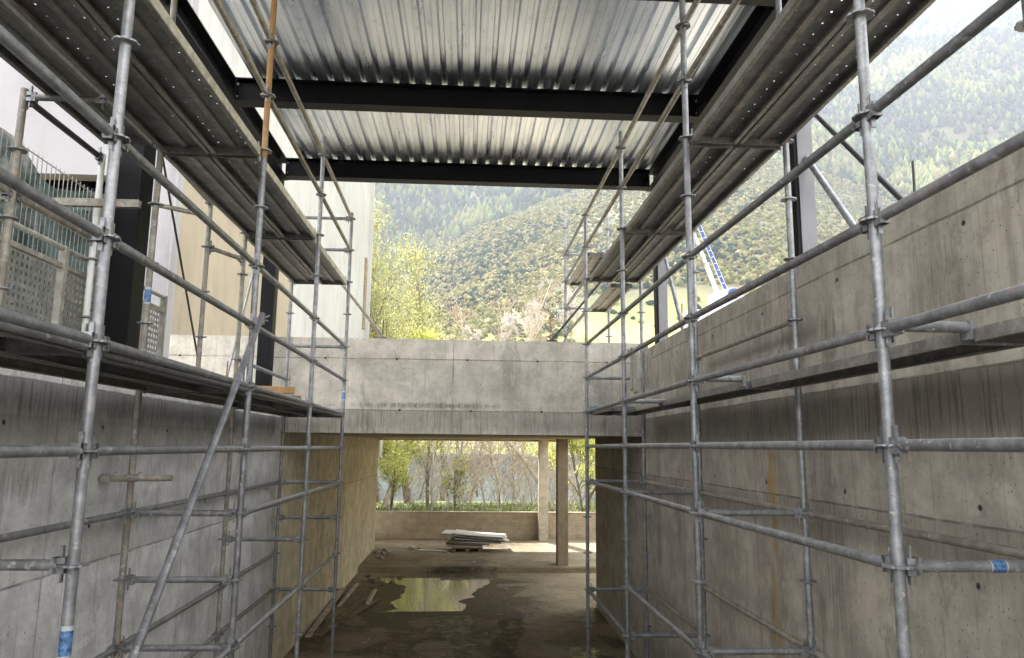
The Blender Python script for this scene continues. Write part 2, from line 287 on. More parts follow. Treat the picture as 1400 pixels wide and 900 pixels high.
# ------------------------------------------------------------------ mesh builder
class MB:
    def __init__(s): s.v = []; s.f = []; s.mi = []; s.cur = 0
    def add(s, vs, fs):
        o = len(s.v); s.v += [tuple(p) for p in vs]; s.f += [tuple(i + o for i in f) for f in fs]; s.mi += [s.cur] * len(fs)
    def box(s, x0, x1, y0, y1, z0, z1):
        s.add([(x, y, z) for x in (x0, x1) for y in (y0, y1) for z in (z0, z1)],
              [(0, 1, 3, 2), (4, 6, 7, 5), (0, 4, 5, 1), (2, 3, 7, 6), (0, 2, 6, 4), (1, 5, 7, 3)]); return s
    def obox(s, c, ex, ey, ez):
        c, ex, ey, ez = map(Vector, (c, ex, ey, ez))
        s.add([c + ex * a + ey * b + ez * d for a in (-1, 1) for b in (-1, 1) for d in (-1, 1)],
              [(0, 1, 3, 2), (4, 6, 7, 5), (0, 4, 5, 1), (2, 3, 7, 6), (0, 2, 6, 4), (1, 5, 7, 3)]); return s
    def bar(s, p, q, w, h, up=(0, 0, 1)):
        p, q = Vector(p), Vector(q); d = (q - p); L = d.length; d.normalize()
        a = d.cross(Vector(up)).normalized(); b = a.cross(d)
        return s.obox((p + q) / 2, d * L / 2, a * w / 2, b * h / 2)
    def tube(s, p, q, r0, r1=None, n=12, caps=True):
        p, q = Vector(p), Vector(q); r1 = r0 if r1 is None else r1
        d = (q - p).normalized(); a = d.orthogonal().normalized(); b = d.cross(a)
        vs = [c + (a * math.cos(t) + b * math.sin(t)) * r for c, r in ((p, r0), (q, r1)) for t in (2 * math.pi * i / n for i in range(n))]
        fs = [(i, (i + 1) % n, n + (i + 1) % n, n + i) for i in range(n)]
        if caps: fs += [tuple(range(n))[::-1], tuple(range(n, 2 * n))]
        s.add(vs, fs); return s
    def path(s, pts, r, n=8, closed=False):
        P = [Vector(p) for p in pts]; k = len(P); vs = []
        rr = r if hasattr(r, '__len__') else [r] * k
        a = None
        for i in range(k):
            d = (P[min(i + 1, k - 1)] - P[max(i - 1, 0)]); d = d.normalized() if d.length > 1e-9 else Vector((0, 0, 1))
            a = d.orthogonal().normalized() if a is None else (a - d * a.dot(d)).normalized()
            b = d.cross(a)
            vs += [P[i] + (a * math.cos(2 * math.pi * j / n) + b * math.sin(2 * math.pi * j / n)) * rr[i] for j in range(n)]
        fs = [(i * n + j, i * n + (j + 1) % n, (i + 1) * n + (j + 1) % n, (i + 1) * n + j) for i in range(k - 1) for j in range(n)]
        fs += [tuple(range(n))[::-1], tuple(range((k - 1) * n, k * n))]
        s.add(vs, fs); return s
    def prism(s, poly, axis, a, b):                # 2-D outline extruded along an axis
        def pt(p, t): return {'x': (t, p[0], p[1]), 'y': (p[0], t, p[1]), 'z': (p[0], p[1], t)}[axis]
        n = len(poly); s.add([pt(p, a) for p in poly] + [pt(p, b) for p in poly],
            [tuple(range(n))[::-1], tuple(range(n, 2 * n))] + [(i, (i + 1) % n, n + (i + 1) % n, n + i) for i in range(n)]); return s
    def build(s, name, mat, parent=None, o=None, smooth=False, bevel=0.):
        wp = W.get(parent.name, Vector((0, 0, 0))) if parent else Vector((0, 0, 0))
        o = Vector(o) if o is not None else wp
        me = bpy.data.meshes.new(name)
        me.from_pydata([(a - o.x, b - o.y, c - o.z) for a, b, c in s.v], [], s.f)
        for m_ in (mat if isinstance(mat, (list, tuple)) else [mat]): me.materials.append(m_)
        if isinstance(mat, (list, tuple)): me.polygons.foreach_set('material_index', s.mi)
        me.validate()
        import bmesh
        bm = bmesh.new(); bm.from_mesh(me)
        if len(bm.faces) < 60000 and not getattr(s, 'nofix', False): bmesh.ops.recalc_face_normals(bm, faces=bm.faces)
        bm.to_mesh(me); bm.free()
        if smooth:
            me.polygons.foreach_set('use_smooth', [True] * len(me.polygons))
            try: me.set_sharp_from_angle(angle=R(38))
            except Exception: pass
        ob = bpy.data.objects.new(name, me); col.objects.link(ob)
        ob.location = o - wp
        if parent: ob.parent = parent
        W[ob.name] = o.copy()
        if bevel:
            b = ob.modifiers.new('edge', 'BEVEL'); b.width = bevel; b.segments = 2; b.limit_method = 'ANGLE'
        return ob
W = {}
def tag(o, label=None, cat=None, group=None, kind=None):
    if label: o['label'] = label
    if cat: o['category'] = cat
    if group: o['group'] = group
    if kind: o['kind'] = kind
    return o
def thing(name, label, cat, loc, group=None):
    o = bpy.data.objects.new(name, None); col.objects.link(o); o.location = loc; o.empty_display_size = .2
    W[o.name] = Vector(loc); return tag(o, label, cat, group)
def cp(src, parent, wloc, rot=None):               # copy one part to a world place under a parent
    c = src.copy(); col.objects.link(c); c.parent = parent; W[c.name] = Vector(wloc)
    c.location = Vector(wloc) - W[parent.name]
    if rot is not None: c.rotation_euler = rot
    return c

# ------------------------------------------------------------------ pit: floor, walls, beam, slab
FL = -3.33; F2 = -3.17
def grid(x0, x1, y0, y1, nx, ny, zf):
    m = MB(); m.add([(x0 + (x1 - x0) * i / nx, y0 + (y1 - y0) * j / ny, zf(x0 + (x1 - x0) * i / nx, y0 + (y1 - y0) * j / ny)) for j in range(ny + 1) for i in range(nx + 1)],
        [(j * (nx + 1) + i, j * (nx + 1) + i + 1, (j + 1) * (nx + 1) + i + 1, (j + 1) * (nx + 1) + i) for j in range(ny) for i in range(nx)]); return m
tag(grid(-3.3, 9.6, -6, 20.6, 40, 80, lambda x, y: FL).build('floor', M['mud'], o=(0, 0, 0)), kind='structure')
m = MB().box(-3.3, 9.6, 20.6, 30., F2 - .4, F2); m.box(-3.0, 9.5, 20.52, 20.6, FL - .1, F2 - .012)
tag(m.build('raised_floor', M['mud'], o=(0, 0, 0), bevel=.012), kind='structure')
pud = [(-2.27, 19.8), (-1.93, 19.97), (-1.64, 20.15), (-1.41, 20.37), (-0.92, 20.44), (-0.42, 20.33), (0.14, 19.9), (0.44, 19.97), (0.84, 19.97), (0.6, 18.97), (0.24, 17.92), (-0.13, 16.87), (0.02, 16.15), (-0.02, 15.86), (-0.6, 15.83), (-1.22, 15.83), (-1.78, 15.77), (-1.38, 16.1), (-1.46, 17.52), (-1.52, 18.72), (-1.88, 18.97), (-2.11, 19.46)]
def jag(poly, lv=3, a=.09, straight=lambda p, q: False):
    for _ in range(lv):
        out = []
        for i, p in enumerate(poly):
            q = poly[(i + 1) % len(poly)]; L = math.hypot(q[0] - p[0], q[1] - p[1]); k = 0 if straight(p, q) else a * L
            out += [p, ((p[0] + q[0]) / 2 + random.uniform(-k, k), (p[1] + q[1]) / 2 + random.uniform(-k, k))]
        poly = out
    return poly
pj = jag(pud, 3, .16, lambda p, q: p[1] < 15.95 and q[1] < 15.95)
m = MB(); m.add([(x, y, FL + .005) for x, y in pj], [tuple(range(len(pj)))])
tag(m.build('puddle', M['water'], o=(0, 0, 0)), kind='structure')
# small shallow film of water near the camera side
p2 = jag([(-.55, 15.3), (-.1, 15.35), (.15, 14.2), (.25, 13.2), (0, 12.4), (-.35, 12.5), (-.25, 13.6), (-.5, 14.4)], 3, .2)
m = MB(); m.add([(x, y, FL + .004) for x, y in p2], [tuple(range(len(p2)))])
N = NT('silty_film'); v = N.coord(); N.bsdf((.10, .09, .07), N.ss(N.noise(v, 8., 5), .35, .65, .3, .7), 0., N.bump(N.m('ADD', N.noise(v, 18., 4), N.m('SINE', N.m('MULTIPLY', N.sep(v)[1], 42.))), .25, .01)); 
tag(m.build('wet_patch', N.mat, o=(0, 0, 0)), kind='structure')
p3 = jag([(1.9, 13.1), (2.3, 13.0), (2.6, 12.2), (2.4, 11.7), (1.9, 12.2)], 3, .2)
m = MB(); m.add([(x, y, FL + .004) for x, y in p3], [tuple(range(len(p3)))]); tag(m.build('wet_patch', N.mat, o=(0, 0, 0)), kind='structure')

def wall(name, mat, label, cat, mbf, bevel=.012):
    o = mbf.build(name, mat, o=(0, 0, 0), bevel=bevel); return tag(o, label, cat)
wall('retaining_wall', M['wallR'], 'brown grey stained concrete wall with rust streak, behind the right scaffold', 'concrete wall',
     MB().prism([(-6, FL - .3), (16.2, FL - .3), (16.2, .262), (11.82, .262), (11.82, 1.55), (-6, 1.55)], 'x', 2.78, 3.1))
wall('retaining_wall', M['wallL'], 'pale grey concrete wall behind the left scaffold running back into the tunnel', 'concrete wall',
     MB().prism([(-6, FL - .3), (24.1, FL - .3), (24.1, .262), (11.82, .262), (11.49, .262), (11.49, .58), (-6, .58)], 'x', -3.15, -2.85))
m = MB().box(-4.6, 2.777, 11.5, 11.8, .185, 1.64); m.box(-4.6, 2.777, 11.504, 11.796, 1.64, 1.655)
wall('concrete_beam', M['beamC'], 'deep grey concrete beam with tie holes spanning across the tunnel mouth', 'concrete beam', m)
m = MB().prism([(11.803, .20), (27., .262), (27., .56), (11.803, .56)], 'x', -3.3, 3.3)
m.box(-3.3, 3.3, 26.6, 26.98, .20, .258)
wall('concrete_slab', M['slabC'], 'concrete slab roofing the tunnel behind the beam', 'concrete slab', m)
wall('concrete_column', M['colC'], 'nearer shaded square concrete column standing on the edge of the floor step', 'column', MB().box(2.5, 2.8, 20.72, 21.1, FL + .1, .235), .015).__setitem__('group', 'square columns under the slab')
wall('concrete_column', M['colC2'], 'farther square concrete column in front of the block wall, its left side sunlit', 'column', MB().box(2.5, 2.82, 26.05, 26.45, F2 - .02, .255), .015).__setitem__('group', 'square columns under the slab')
m = MB().box(-3.4, 9.5, 26.52, 26.72, F2 - .1, -2.29); m.box(-3.41, 9.5, 26.50, 26.74, -2.29, -2.25)
wall('block_wall', M['blocks'], 'low tan concrete block wall at the far end of the tunnel', 'wall', m, .006)
m = MB().box(3.105, 9.5, 16.0, 16.2, FL - .3, 1.0)
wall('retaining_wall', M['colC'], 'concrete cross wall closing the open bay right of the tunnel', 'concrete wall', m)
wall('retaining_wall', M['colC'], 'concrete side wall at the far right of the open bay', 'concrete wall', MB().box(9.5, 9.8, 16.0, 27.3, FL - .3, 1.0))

# ------------------------------------------------------------------ terrain
def vnoise(x, y, seed=0):
    xi = np.floor(x).astype(np.int64); yi = np.floor(y).astype(np.int64); fx = x - xi; fy = y - yi
    def h(a, b):
        n = (a * 374761393 + b * 668265263 + seed * 1442695041) & 0xffffffff
        n = ((n ^ (n >> 13)) * 1274126177) & 0xffffffff
        return ((n ^ (n >> 16)) & 0xffff) / 65535.
    fx = fx * fx * (3 - 2 * fx); fy = fy * fy * (3 - 2 * fy)
    return (h(xi, yi) * (1 - fx) + h(xi + 1, yi) * fx) * (1 - fy) + (h(xi, yi + 1) * (1 - fx) + h(xi + 1, yi + 1) * fx) * fy
def fbm(x, y, o=5, seed=0):
    s = 0; a = .5; t = 0
    for i in range(o): s = s + a * vnoise(x * 2 ** i + 17 * i, y * 2 ** i - 9 * i, seed + i); t += a; a *= .5
    return s / t
def sst(x, a, b):
    t = np.clip((x - a) / (b - a), 0, 1); return t * t * (3 - 2 * t)
def terrain(X, Y):
    X = np.asarray(X, float); Y = np.asarray(Y, float)
    r = np.hypot(X, Y); a = np.degrees(np.arctan2(X, Y))
    c1 = np.tan(np.radians(np.interp(a, [-60, -20, -8, -3, 1, 6, 12, 18, 25, 33, 45, 80], [3, 5, 9, 13.5, 16, 18.5, 20, 20.5, 19, 14.5, 12, 10]))) * 480
    c2 = np.tan(np.radians(np.interp(a, [-80, -30, -10, 0, 12, 25, 34, 37, 40, 46, 60, 80], [14, 20, 28, 30, 31, 30, 28.6, 27.9, 27.2, 28, 26, 20]))) * 1250
    zc = np.interp(r, [28, 45, 70, 76, 90], [-2.55, -3.2, -7.5, -7.5, -.8])
    zr = np.interp(r, [28, 48, 90], [1.0, 6.2, 11.])
    zl = np.interp(r, [28, 90], [.5, 1.5])
    w = sst(a, 17, 26); wl = sst(a, -9, -13)
    zn = zc * (1 - w) + zr * w; zn = zn * (1 - wl) + zl * wl
    z90 = np.where(r > 90, zn, zn)
    q = np.tan(np.radians(7.6)) * 130
    t1 = np.clip((r - 90) / 60, 0, 1); t2 = np.clip((r - 150) / 330, 0, 1); t3 = np.clip((r - 480) / 170, 0, 1); t4 = np.clip((r - 650) / 600, 0, 1)
    z150 = 19.
    z = zn + (z150 - zn) * t1
    z = np.where(r > 150, z150 + (c1 - z150) * t2 ** 1.05, z)
    z = np.where(r > 480, c1 + (np.maximum(c1 * .93, c2 * .33) - c1) * sst(t3, 0, 1), z)
    z = np.where(r > 650, np.maximum(c1 * .93, c2 * .33) + (c2 - np.maximum(c1 * .93, c2 * .33)) * t4, z)
    z = np.where(r > 1250, c2 + (r - 1250) * .02, z)
    amp = sst(r, 140, 420)
    rd = 1 - np.abs(fbm(X / 260, Y / 260, 5, 3) * 2 - 1) * 2
    rd2 = fbm(X / 70, Y / 70, 5, 9) - .5
    damp = np.where(r > 1150, 1 - sst(r, 1150, 1250) * .75, 1.)
    z = z + amp * damp * (rd * 34 * sst(r, 350, 900) + rd * 10 + rd2 * 26 * (0.5 + sst(r, 300, 900)))
    return z
az = np.radians(np.concatenate([np.arange(-80, -16, 2.), np.arange(-16, 50, .35), np.arange(50, 82, 2.)]))
rs = np.concatenate([np.array([28, 32, 38, 45, 52, 60, 66, 70, 73, 76, 80, 85, 90]), np.geomspace(98, 1500, 130)])
A, RR = np.meshgrid(az, rs); TX = RR * np.sin(A); TY = RR * np.cos(A); TZ = terrain(TX, TY)
m = MB(); na = len(az)
m.v = list(map(tuple, np.stack([TX, TY, TZ], -1).reshape(-1, 3)))
m.f = [(j * na + i, j * na + i + 1, (j + 1) * na + i + 1, (j + 1) * na + i) for j in range(len(rs) - 1) for i in range(na - 1)]; m.mi = [0] * len(m.f)
hill = m.build('hillside', M['hill'], o=(0, 0, 0), smooth=True); tag(hill, kind='structure')
tag(MB().box(-40, -3.153, -6, 27.9, -.4, .55).build('ground', M['earth'], o=(0, 0, 0)), kind='structure')
tag(MB().box(3.103, 40, -6, 15.99, -.4, .95).build('ground', M['earth'], o=(0, 0, 0)), kind='structure')
tag(MB().box(9.803, 40, 15.995, 29, -.4, .95).build('ground', M['earth'], o=(0, 0, 0)), kind='structure')
tag(MB().box(-60, 60, -6, -70, -.6, .4).build('ground', M['earth'], o=(0, 0, 0)), kind='structure')
tag(MB().box(-9, 18, 26.75, 31., -3.2, -2.62).build('verge', M['hill'], o=(0, 0, 0)), kind='structure')

def scatter(name, rng, arng, n, tv, tf, hr, mats, seed, keep=None, wr=.5):
    rs_ = np.random.RandomState(seed)
    r = np.sqrt(rs_.uniform(rng[0] ** 2, rng[1] ** 2, n)); a = np.radians(rs_.uniform(*arng, n))
    X, Y = r * np.sin(a), r * np.cos(a); cl = fbm(X / 38, Y / 38, 4, 21)
    if keep is not None:
        k = rs_.rand(n) < keep(cl, r, np.degrees(a)); X, Y, r, cl = X[k], Y[k], r[k], cl[k]
    n = len(X); Z = terrain(X, Y)
    h = rs_.uniform(hr[0], hr[1], n) * (.75 + .5 * cl); w = h * wr * rs_.uniform(.75, 1.3, n); th = rs_.uniform(0, 6.28, n)
    tv = np.array(tv, float); tf = np.array(tf)
    j = 1 + rs_.uniform(-.22, .22, (n, len(tv), 3)); P = tv[None] * j
    c_, s_ = np.cos(th)[:, None], np.sin(th)[:, None]
    V = np.stack([(P[..., 0] * c_ - P[..., 1] * s_) * w[:, None] + X[:, None], (P[..., 0] * s_ + P[..., 1] * c_) * w[:, None] + Y[:, None], P[..., 2] * h[:, None] + Z[:, None] - .3], -1).reshape(-1, 3)
    F = (tf[None] + (np.arange(n) * len(tv))[:, None, None]).reshape(-1, 3)
    me = bpy.data.meshes.new(name); me.vertices.add(len(V)); me.vertices.foreach_set('co', V.ravel())
    me.loops.add(F.size); me.loops.foreach_set('vertex_index', F.ravel().astype(np.int32))
    me.polygons.add(len(F)); me.polygons.foreach_set('loop_start', np.arange(0, F.size, 3, dtype=np.int32))
    for mm in mats: me.materials.append(mm)
    pick = (rs_.rand(n) * .75 + np.clip((cl - .35) * 3, 0, 1) * .6)
    mi = np.clip((pick * len(mats) / 1.2).astype(int), 0, len(mats) - 1)
    me.polygons.foreach_set('material_index', np.repeat(mi, len(tf)).astype(np.int32))
    me.update(calc_edges=True); o = bpy.data.objects.new(name, me); col.objects.link(o); return o
def cone_t(k=5):
    v = [(0, 0, 1.)] + [(math.cos(6.2832 * i / k), math.sin(6.2832 * i / k), .38) for i in range(k)] + [(.55 * math.cos(6.2832 * (i + .5) / k), .55 * math.sin(6.2832 * (i + .5) / k), .02) for i in range(k)]
    f = []
    for i in range(k):
        j = (i + 1) % k; f += [(0, 1 + i, 1 + j), (1 + i, 1 + k + i, 1 + j), (1 + j, 1 + k + i, 1 + k + j)]
    return v, f
def bush_t():
    v = [(0, 0, 1.)] + [(math.cos(1.2566 * i), math.sin(1.2566 * i), .55) for i in range(5)] + [(.7 * math.cos(1.2566 * i + .6), .7 * math.sin(1.2566 * i + .6), 0) for i in range(5)]
    f = []
    for i in range(5):
        j = (i + 1) % 5; f += [(0, 1 + i, 1 + j), (1 + i, 6 + i, 1 + j), (1 + j, 6 + i, 6 + j)]
    return v, f
fo = scatter('forest', (520, 1330), (-14, 50), 75000, *cone_t(), (6, 11), [M['pine'], M['pine'], M['pine_light'], M['scrub']], 5, lambda c, r, a: np.clip((c - .22) * 5 + .35, 0, 1), .30)
tag(fo, 'distant mountain forest of dark pines and pale green trees', 'forest', kind='stuff')
so = scatter('scrub', (120, 560), (-14, 52), 95000, *bush_t(), (.7, 1.9), [M['pine_light'], M['scrub'], M['scrub'], M['scrub_dry'], M['pine']], 8, lambda c, r, a: np.clip((c - .30) * 5, .3, 1) * np.clip((r - 110) / 120, 0, 1) * np.where((a > 8) & (r < 205), .02, 1.), .62)
tag(so, 'olive green scrub covering the lower slope of the hill', 'scrub', kind='stuff')

# river wall in the distance
m = MB().box(-30, 34, 76, 77, -9, -1.0); m.box(-30, 34, 75.8, 77.2, -1.0, -.7)
for i in range(-29, 34, 3): m.tube((i, 76.3, -.7), (i, 76.3, .3), .04, n=6)
m.tube((-29, 76.3, .3), (33, 76.3, .3), .04, n=6); m.tube((-29, 76.3, -.1), (33, 76.3, -.1), .03, n=6)
wall('river_wall', M['riverwall'], 'long bluish grey wall with a railing seen far behind the bare trees through the tunnel', 'wall', m, 0)

# ------------------------------------------------------------------ building on the left
b = thing('building', 'tall white rendered building on the left behind the fence', 'building', (-5.5, 13.55, .5))
m = MB()
m.prism([(13.55, .3), (38.5, .3), (38.5, 28), (13.55, 28)], 'x', -5.95, -5.5)                  # side face; unseen upper part raised to keep sun off the pit
m.box(-6.62, -5.953, 13.55, 13.9, .3, 28); m.box(-30, -6.623, 13.55, 13.9, 4.93, 28); m.box(-30, -12., 13.55, 13.9, .3, 4.927)
m.box(-30, -6.0, 38.0, 38.5, .3, 28); m.box(-30.3, -30, 13.55, 38.5, .3, 28); m.box(-30, -5.96, 13.91, 37.99, 27.6, 27.9)
m.build('wall', M['render'], b, o=(0, 0, 0))
m = MB().box(-12, -6.62, 14.3, 14.36, .5, 4.93); wd = m.build('window', M['glass_dark'], b)
m = MB()
for xx in (-12, -10.2, -8.4, -6.7): m.box(xx, xx + .07, 14.2, 14.3, .5, 4.93)
for zz in (2.6, 4.45, 4.62): m.box(-12, -6.62, 14.21, 14.29, zz, zz + .06)
m.build('frame', M['rail'], wd)
m = MB().box(-5.497, -5.46, 13.4, 13.75, .5, 28); m.build('corner_pilaster', M['render'], b, o=(0, 0, 0))
m = MB().box(-5.498, -5.40, 37.45, 37.9, 5.9, 9.6); m.build('shutter_recess', M['wood'], b)
m = MB().box(-5.52, -5.30, 38.5, 38.75, .5, 28); m.build('downpipe', M['render'], b, o=(0, 0, 0))

# ------------------------------------------------------------------ steel frame and roof deck
fr = thing('steel_frame', 'black painted steel roof frame on columns above the pit', 'steel frame', (0, 6., .6))
ZB, ZT = 4.17, 4.47
def ibeam(p, q, w=.2, tf=.016, tw=.011):
    m = MB()
    p, q = Vector(p), Vector(q); c = (p + q) / 2; d = (q - p) / 2; a = d.normalized().cross(Vector((0, 0, 1))); h = ZT - ZB
    m.obox(c + Vector((0, 0, ZB + tf / 2 - c.z)), d, a * w / 2, Vector((0, 0, tf / 2)))
    m.obox(c + Vector((0, 0, ZT - tf / 2 - c.z)), d, a * w / 2, Vector((0, 0, tf / 2)))
    m.obox(c + Vector((0, 0, (ZB + ZT) / 2 - c.z)), d, a * tw / 2, Vector((0, 0, h / 2 - tf)))
    return m
for xx in (2.97, -3.06): ibeam((xx, .3, 4.3), (xx, 11.46, 4.3), .24).build('edge_beam', M['black'], fr)
for k, yy in enumerate((1.0, 3.6, 6.2, 8.77, 11.34)):
    ibeam((-2.945, yy, 4.3), (2.855, yy, 4.3), .19).build('cross_beam', M['black'], fr)
for yy in (1.0, 3.6, 6.2, 8.77, 11.34):
    for xx, sx in ((-2.945, 1), (2.855, -1)):
        m = MB().box(min(xx, xx + sx * .012), max(xx, xx + sx * .012), yy - .09, yy + .09, ZB + .02, ZT - .02)
        pl = m.build('end_plate', M['black'], fr); m = MB()
        for bz in (ZB + .07, ZT - .07):
            for by in (-.05, .05): m.tube((xx + sx * .012, yy + by, bz), (xx + sx * .03, yy + by, bz), .014, n=6)
        m.build('bolts', M['grey_prop'], pl)
def column(x, y, z0):
    m = MB(); m.box(x - .1, x + .1, y - .085, y - .07, z0, ZB - .012); m.box(x - .1, x + .1, y + .07, y + .085, z0, ZB - .012)
    m.box(x - .006, x + .006, y - .07, y + .07, z0, ZB - .012); m.box(x - .15, x + .15, y - .15, y + .15, z0 + .001, z0 + .02); m.box(x - .12, x + .12, y - .12, y + .12, ZB - .012, ZB - .001)
    return m.build('column', M['black'], fr)
def boxcol(x, y, z0, w):
    m = MB().box(x - w, x + w, y - w, y + w, z0, ZB - .014); m.box(x - w - .06, x + w + .06, y - w - .06, y + w + .06, z0 + .001, z0 + .02); m.box(x - w - .03, x + w + .03, y - w - .03, y + w + .03, ZB - .014, ZB - .001)
    return m.build('column', M['black'], fr, bevel=.006)
M['grey_col'] = plain('lit_column_grey', (.13, .13, .145), .45, 0, 3., .15, .03)
def hcol(x, y, z0, w, face):
    c = MB().box(x - w, x + w, y - w + .006, y + w, z0, ZB - .014).build('column', M['black'], fr)
    MB().box(x - w + .03, x + w, y - w - .006, y - w + .004, z0 + .02, ZB - .03).build('lit_face_plate', face, c)  # lighter front skin: lit face beside the shaded left edge, put in as colour
hcol(3.0, 6.3, 1.55, .085, M['grey_col']); hcol(2.99, 11.25, 1.55, .085, M['grey_col'])
boxcol(-3.05, 6.55, .58, .12); boxcol(-3.06, 11.2, .58, .10)
rd = thing('roof_deck', 'corrugated galvanised steel roof decking lying on the black beams', 'roof', (0, 6, ZT))
prof = [(0, 0), (.055, 0), (.060, .006), (.070, .006), (.075, 0), (.13, 0), (.147, .056), (.183, .056), (.2, 0)]
xs = -2.74; si = 0
while xs < 2.80:
    m = MB(); pts = []
    for k in range(5):
        for p in prof[:-1]: pts.append((xs + k * .2 + p[0], p[1]))
    pts.append((xs + 1.0, 0)); pts = [p for p in pts if p[0] <= 2.92]
    y0, y1 = .9, 11.43 + random.uniform(-.03, .02); zz = ZT + .003 + (si % 2) * .0012
    # ribs: stiffener bump in the pan faces down from the crest
    n = len(pts)
    ny = 12
    ys = [y0 + (y1 - y0) * j / ny for j in range(ny + 1)]
    m.add([(a, yy, zz + b) for yy in ys for a, b in pts], [(j * n + i, j * n + i + 1, (j + 1) * n + i + 1, (j + 1) * n + i) for j in range(ny) for i in range(n - 1)])
    m.nofix = True
    o = m.build('decking_sheet', M['zinc'], rd, o=(0, 0, 0))
    s_ = o.modifiers.new('sheet', 'SOLIDIFY'); s_.thickness = .0012; s_.offset = 1
    xs += 1.0; si += 1

def prop(name, label, cat, p, q, r, mat, flange=True):
    t = thing(name, label, cat, q); MB().tube(p, q, r, n=12).build('tube', mat, t, smooth=True)
    q_ = Vector(q); d = (Vector(p) - q_).normalized()
    MB().box(q_.x - .07, q_.x + .07, q_.y - .07, q_.y + .07, q_.z - .025, q_.z - .005).build('foot_plate', mat, t)
    MB().tube(q_ + d * .02, q_ + d * .12, r * .6, r * 1.25, n=10).build('end_fork', mat, t)
    return t
prop('brace', 'dark steel brace slanting down from the near right column to the wall top', 'brace', (3.0, 6.2, 3.18), (2.95, 4.6, 1.60), .022, M['dark_prop'])
prop('brace', 'pale steel brace from the near right column, ending behind the scaffold standard', 'brace', (3.02, 6.2, 2.62), (2.95, 5.25, 1.60), .028, M['grey_prop'])
prop('brace', 'grey tubular prop slanting to the right wall beside the far right column', 'brace', (2.98, 11.15, 3.3), (2.95, 9.93, 1.60), .028, M['grey_prop'])
prop('brace', 'thin black brace sloping down to the beam top on the right', 'brace', (2.94, 11.65, 3.68), (1.31, 11.65, 1.70), .018, M['dark_prop'])
prop('brace', 'long grey brace sloping down to the beam top beside the white building', 'brace', (-3.0, 11.65, 3.7), (-1.37, 11.65, 1.70), .024, M['tube_warm'])
prop('brace', 'thin dark rod slanting down behind the left scaffold from the near left column', 'brace', (-3.2, 7.0, 3.5), (-3.25, 9.3, .60), .012, M['dark_prop'])
prop('brace', 'pale strut slanting behind the left scaffold near the far left column', 'brace', (-3.2, 11.0, 2.9), (-3.22, 9.85, .60), .018, M['grey_prop'])
for i, (x, y, z0, z1, lb) in enumerate(((2.95, 4.56, 1.55, 1.93, 'rusty rebar stub upright on the near right wall top'), (1.29, 11.66, 1.655, 2.14, 'rebar stub upright on the beam beside the black brace'),
        (-1.38, 11.66, 1.655, 1.98, 'rebar stub upright on the beam left of centre'), (-3.0, 9.3, .58, 1.02, 'rebar stub on the left wall, left one of the two'), (-3.0, 10.0, .58, .98, 'rebar stub on the left wall, right one of the two'), (2.94, 9.95, 1.55, 2.0, 'rebar stub beside the grey prop on the right wall'))):
    tag(MB().tube((x, y, z0 - .02), (x + .005, y, z1), .009, n=8).build('rebar', M['tube_rust'] if i % 2 else M['dark_prop'], o=(x, y, z0)), lb, 'rebar', 'rebar stubs on the walls')

# ------------------------------------------------------------------ scaffolds
RT = .0255
def rosette_mesh():
    m = MB(); n = 32; z = .0048
    def rad(i): return .064 if i % 4 else .058
    vs = []
    for zz in (-z, z):
        vs += [(math.cos(6.28318 * i / n) * rad(i), math.sin(6.28318 * i / n) * rad(i), zz) for i in range(n)]
        vs += [(math.cos(6.28318 * i / n) * RT * .98, math.sin(6.28318 * i / n) * RT * .98, zz) for i in range(n)]
    fs = []
    for i in range(n):
        j = (i + 1) % n
        fs += [(i, j, 2 * n + j, 2 * n + i), (n + i, i, j, n + j)[::-1], (3 * n + i, 2 * n + i, 2 * n + j, 3 * n + j)]
    m.add(vs, fs)
    m.tube((0, 0, -.012), (0, 0, .012), RT + .004, n=16, caps=True)
    return m
def head_mesh():                                   # wedge head, pointing towards +X from the standard's axis
    m = MB(); m.box(.028, .078, -.021, .021, -.036, -.009); m.box(.028, .078, -.021, .021, .007, .034)
    m.box(.062, .090, -.021, .021, -.036, .034); m.bar((.050, 0, .085), (.046, 0, -.075), .008, .020, (0, 1, 0))
    return m
protos = {}
def part(kind, mb, mat, parent, wloc, rot=None):
    k = (kind, mat.name)
    if k not in protos:
        o = mb().build(kind, mat, None, (0, 0, 0)); protos[k] = o
        o.parent = parent; o.location = Vector(wloc) - W[parent.name]; W[o.name] = Vector(wloc)
        if rot: o.rotation_euler = rot
        return o
    return cp(protos[k], parent, wloc, rot)
def standard(sf, x, y, z0, z1, zoff, mat=None, label=None, ros=True, lean=(0, 0)):
    mat = mat or M['tube']
    m = MB(); m.tube((x, y, z0), (x, y, z1), RT, n=16)
    o = m.build('standard', mat, sf, o=(x, y, z0), smooth=True)
    if label: o['label'] = label
    if ros:
        k = math.ceil((z0 + .03 - zoff) / .5)
        while zoff + .5 * k < z1 - .01:
            part('rosette', rosette_mesh, M['tube'] if mat is not M['tube_rust'] else M['tube_warm'], o, (x, y, zoff + .5 * k), (0, 0, random.choice((0, .39)))); k += 1
    if z0 < FL + .2:
        b_ = MB(); b_.box(x - .075, x + .075, y - .075, y + .075, z0 - .04, z0 - .032); b_.tube((x, y, z0 - .033), (x, y, z0 + .02), .018, n=10); b_.tube((x, y, z0 - .004), (x, y, z0 + .012), .045, n=10)
        b_.build('base_jack', M['tube'], o)
    return o
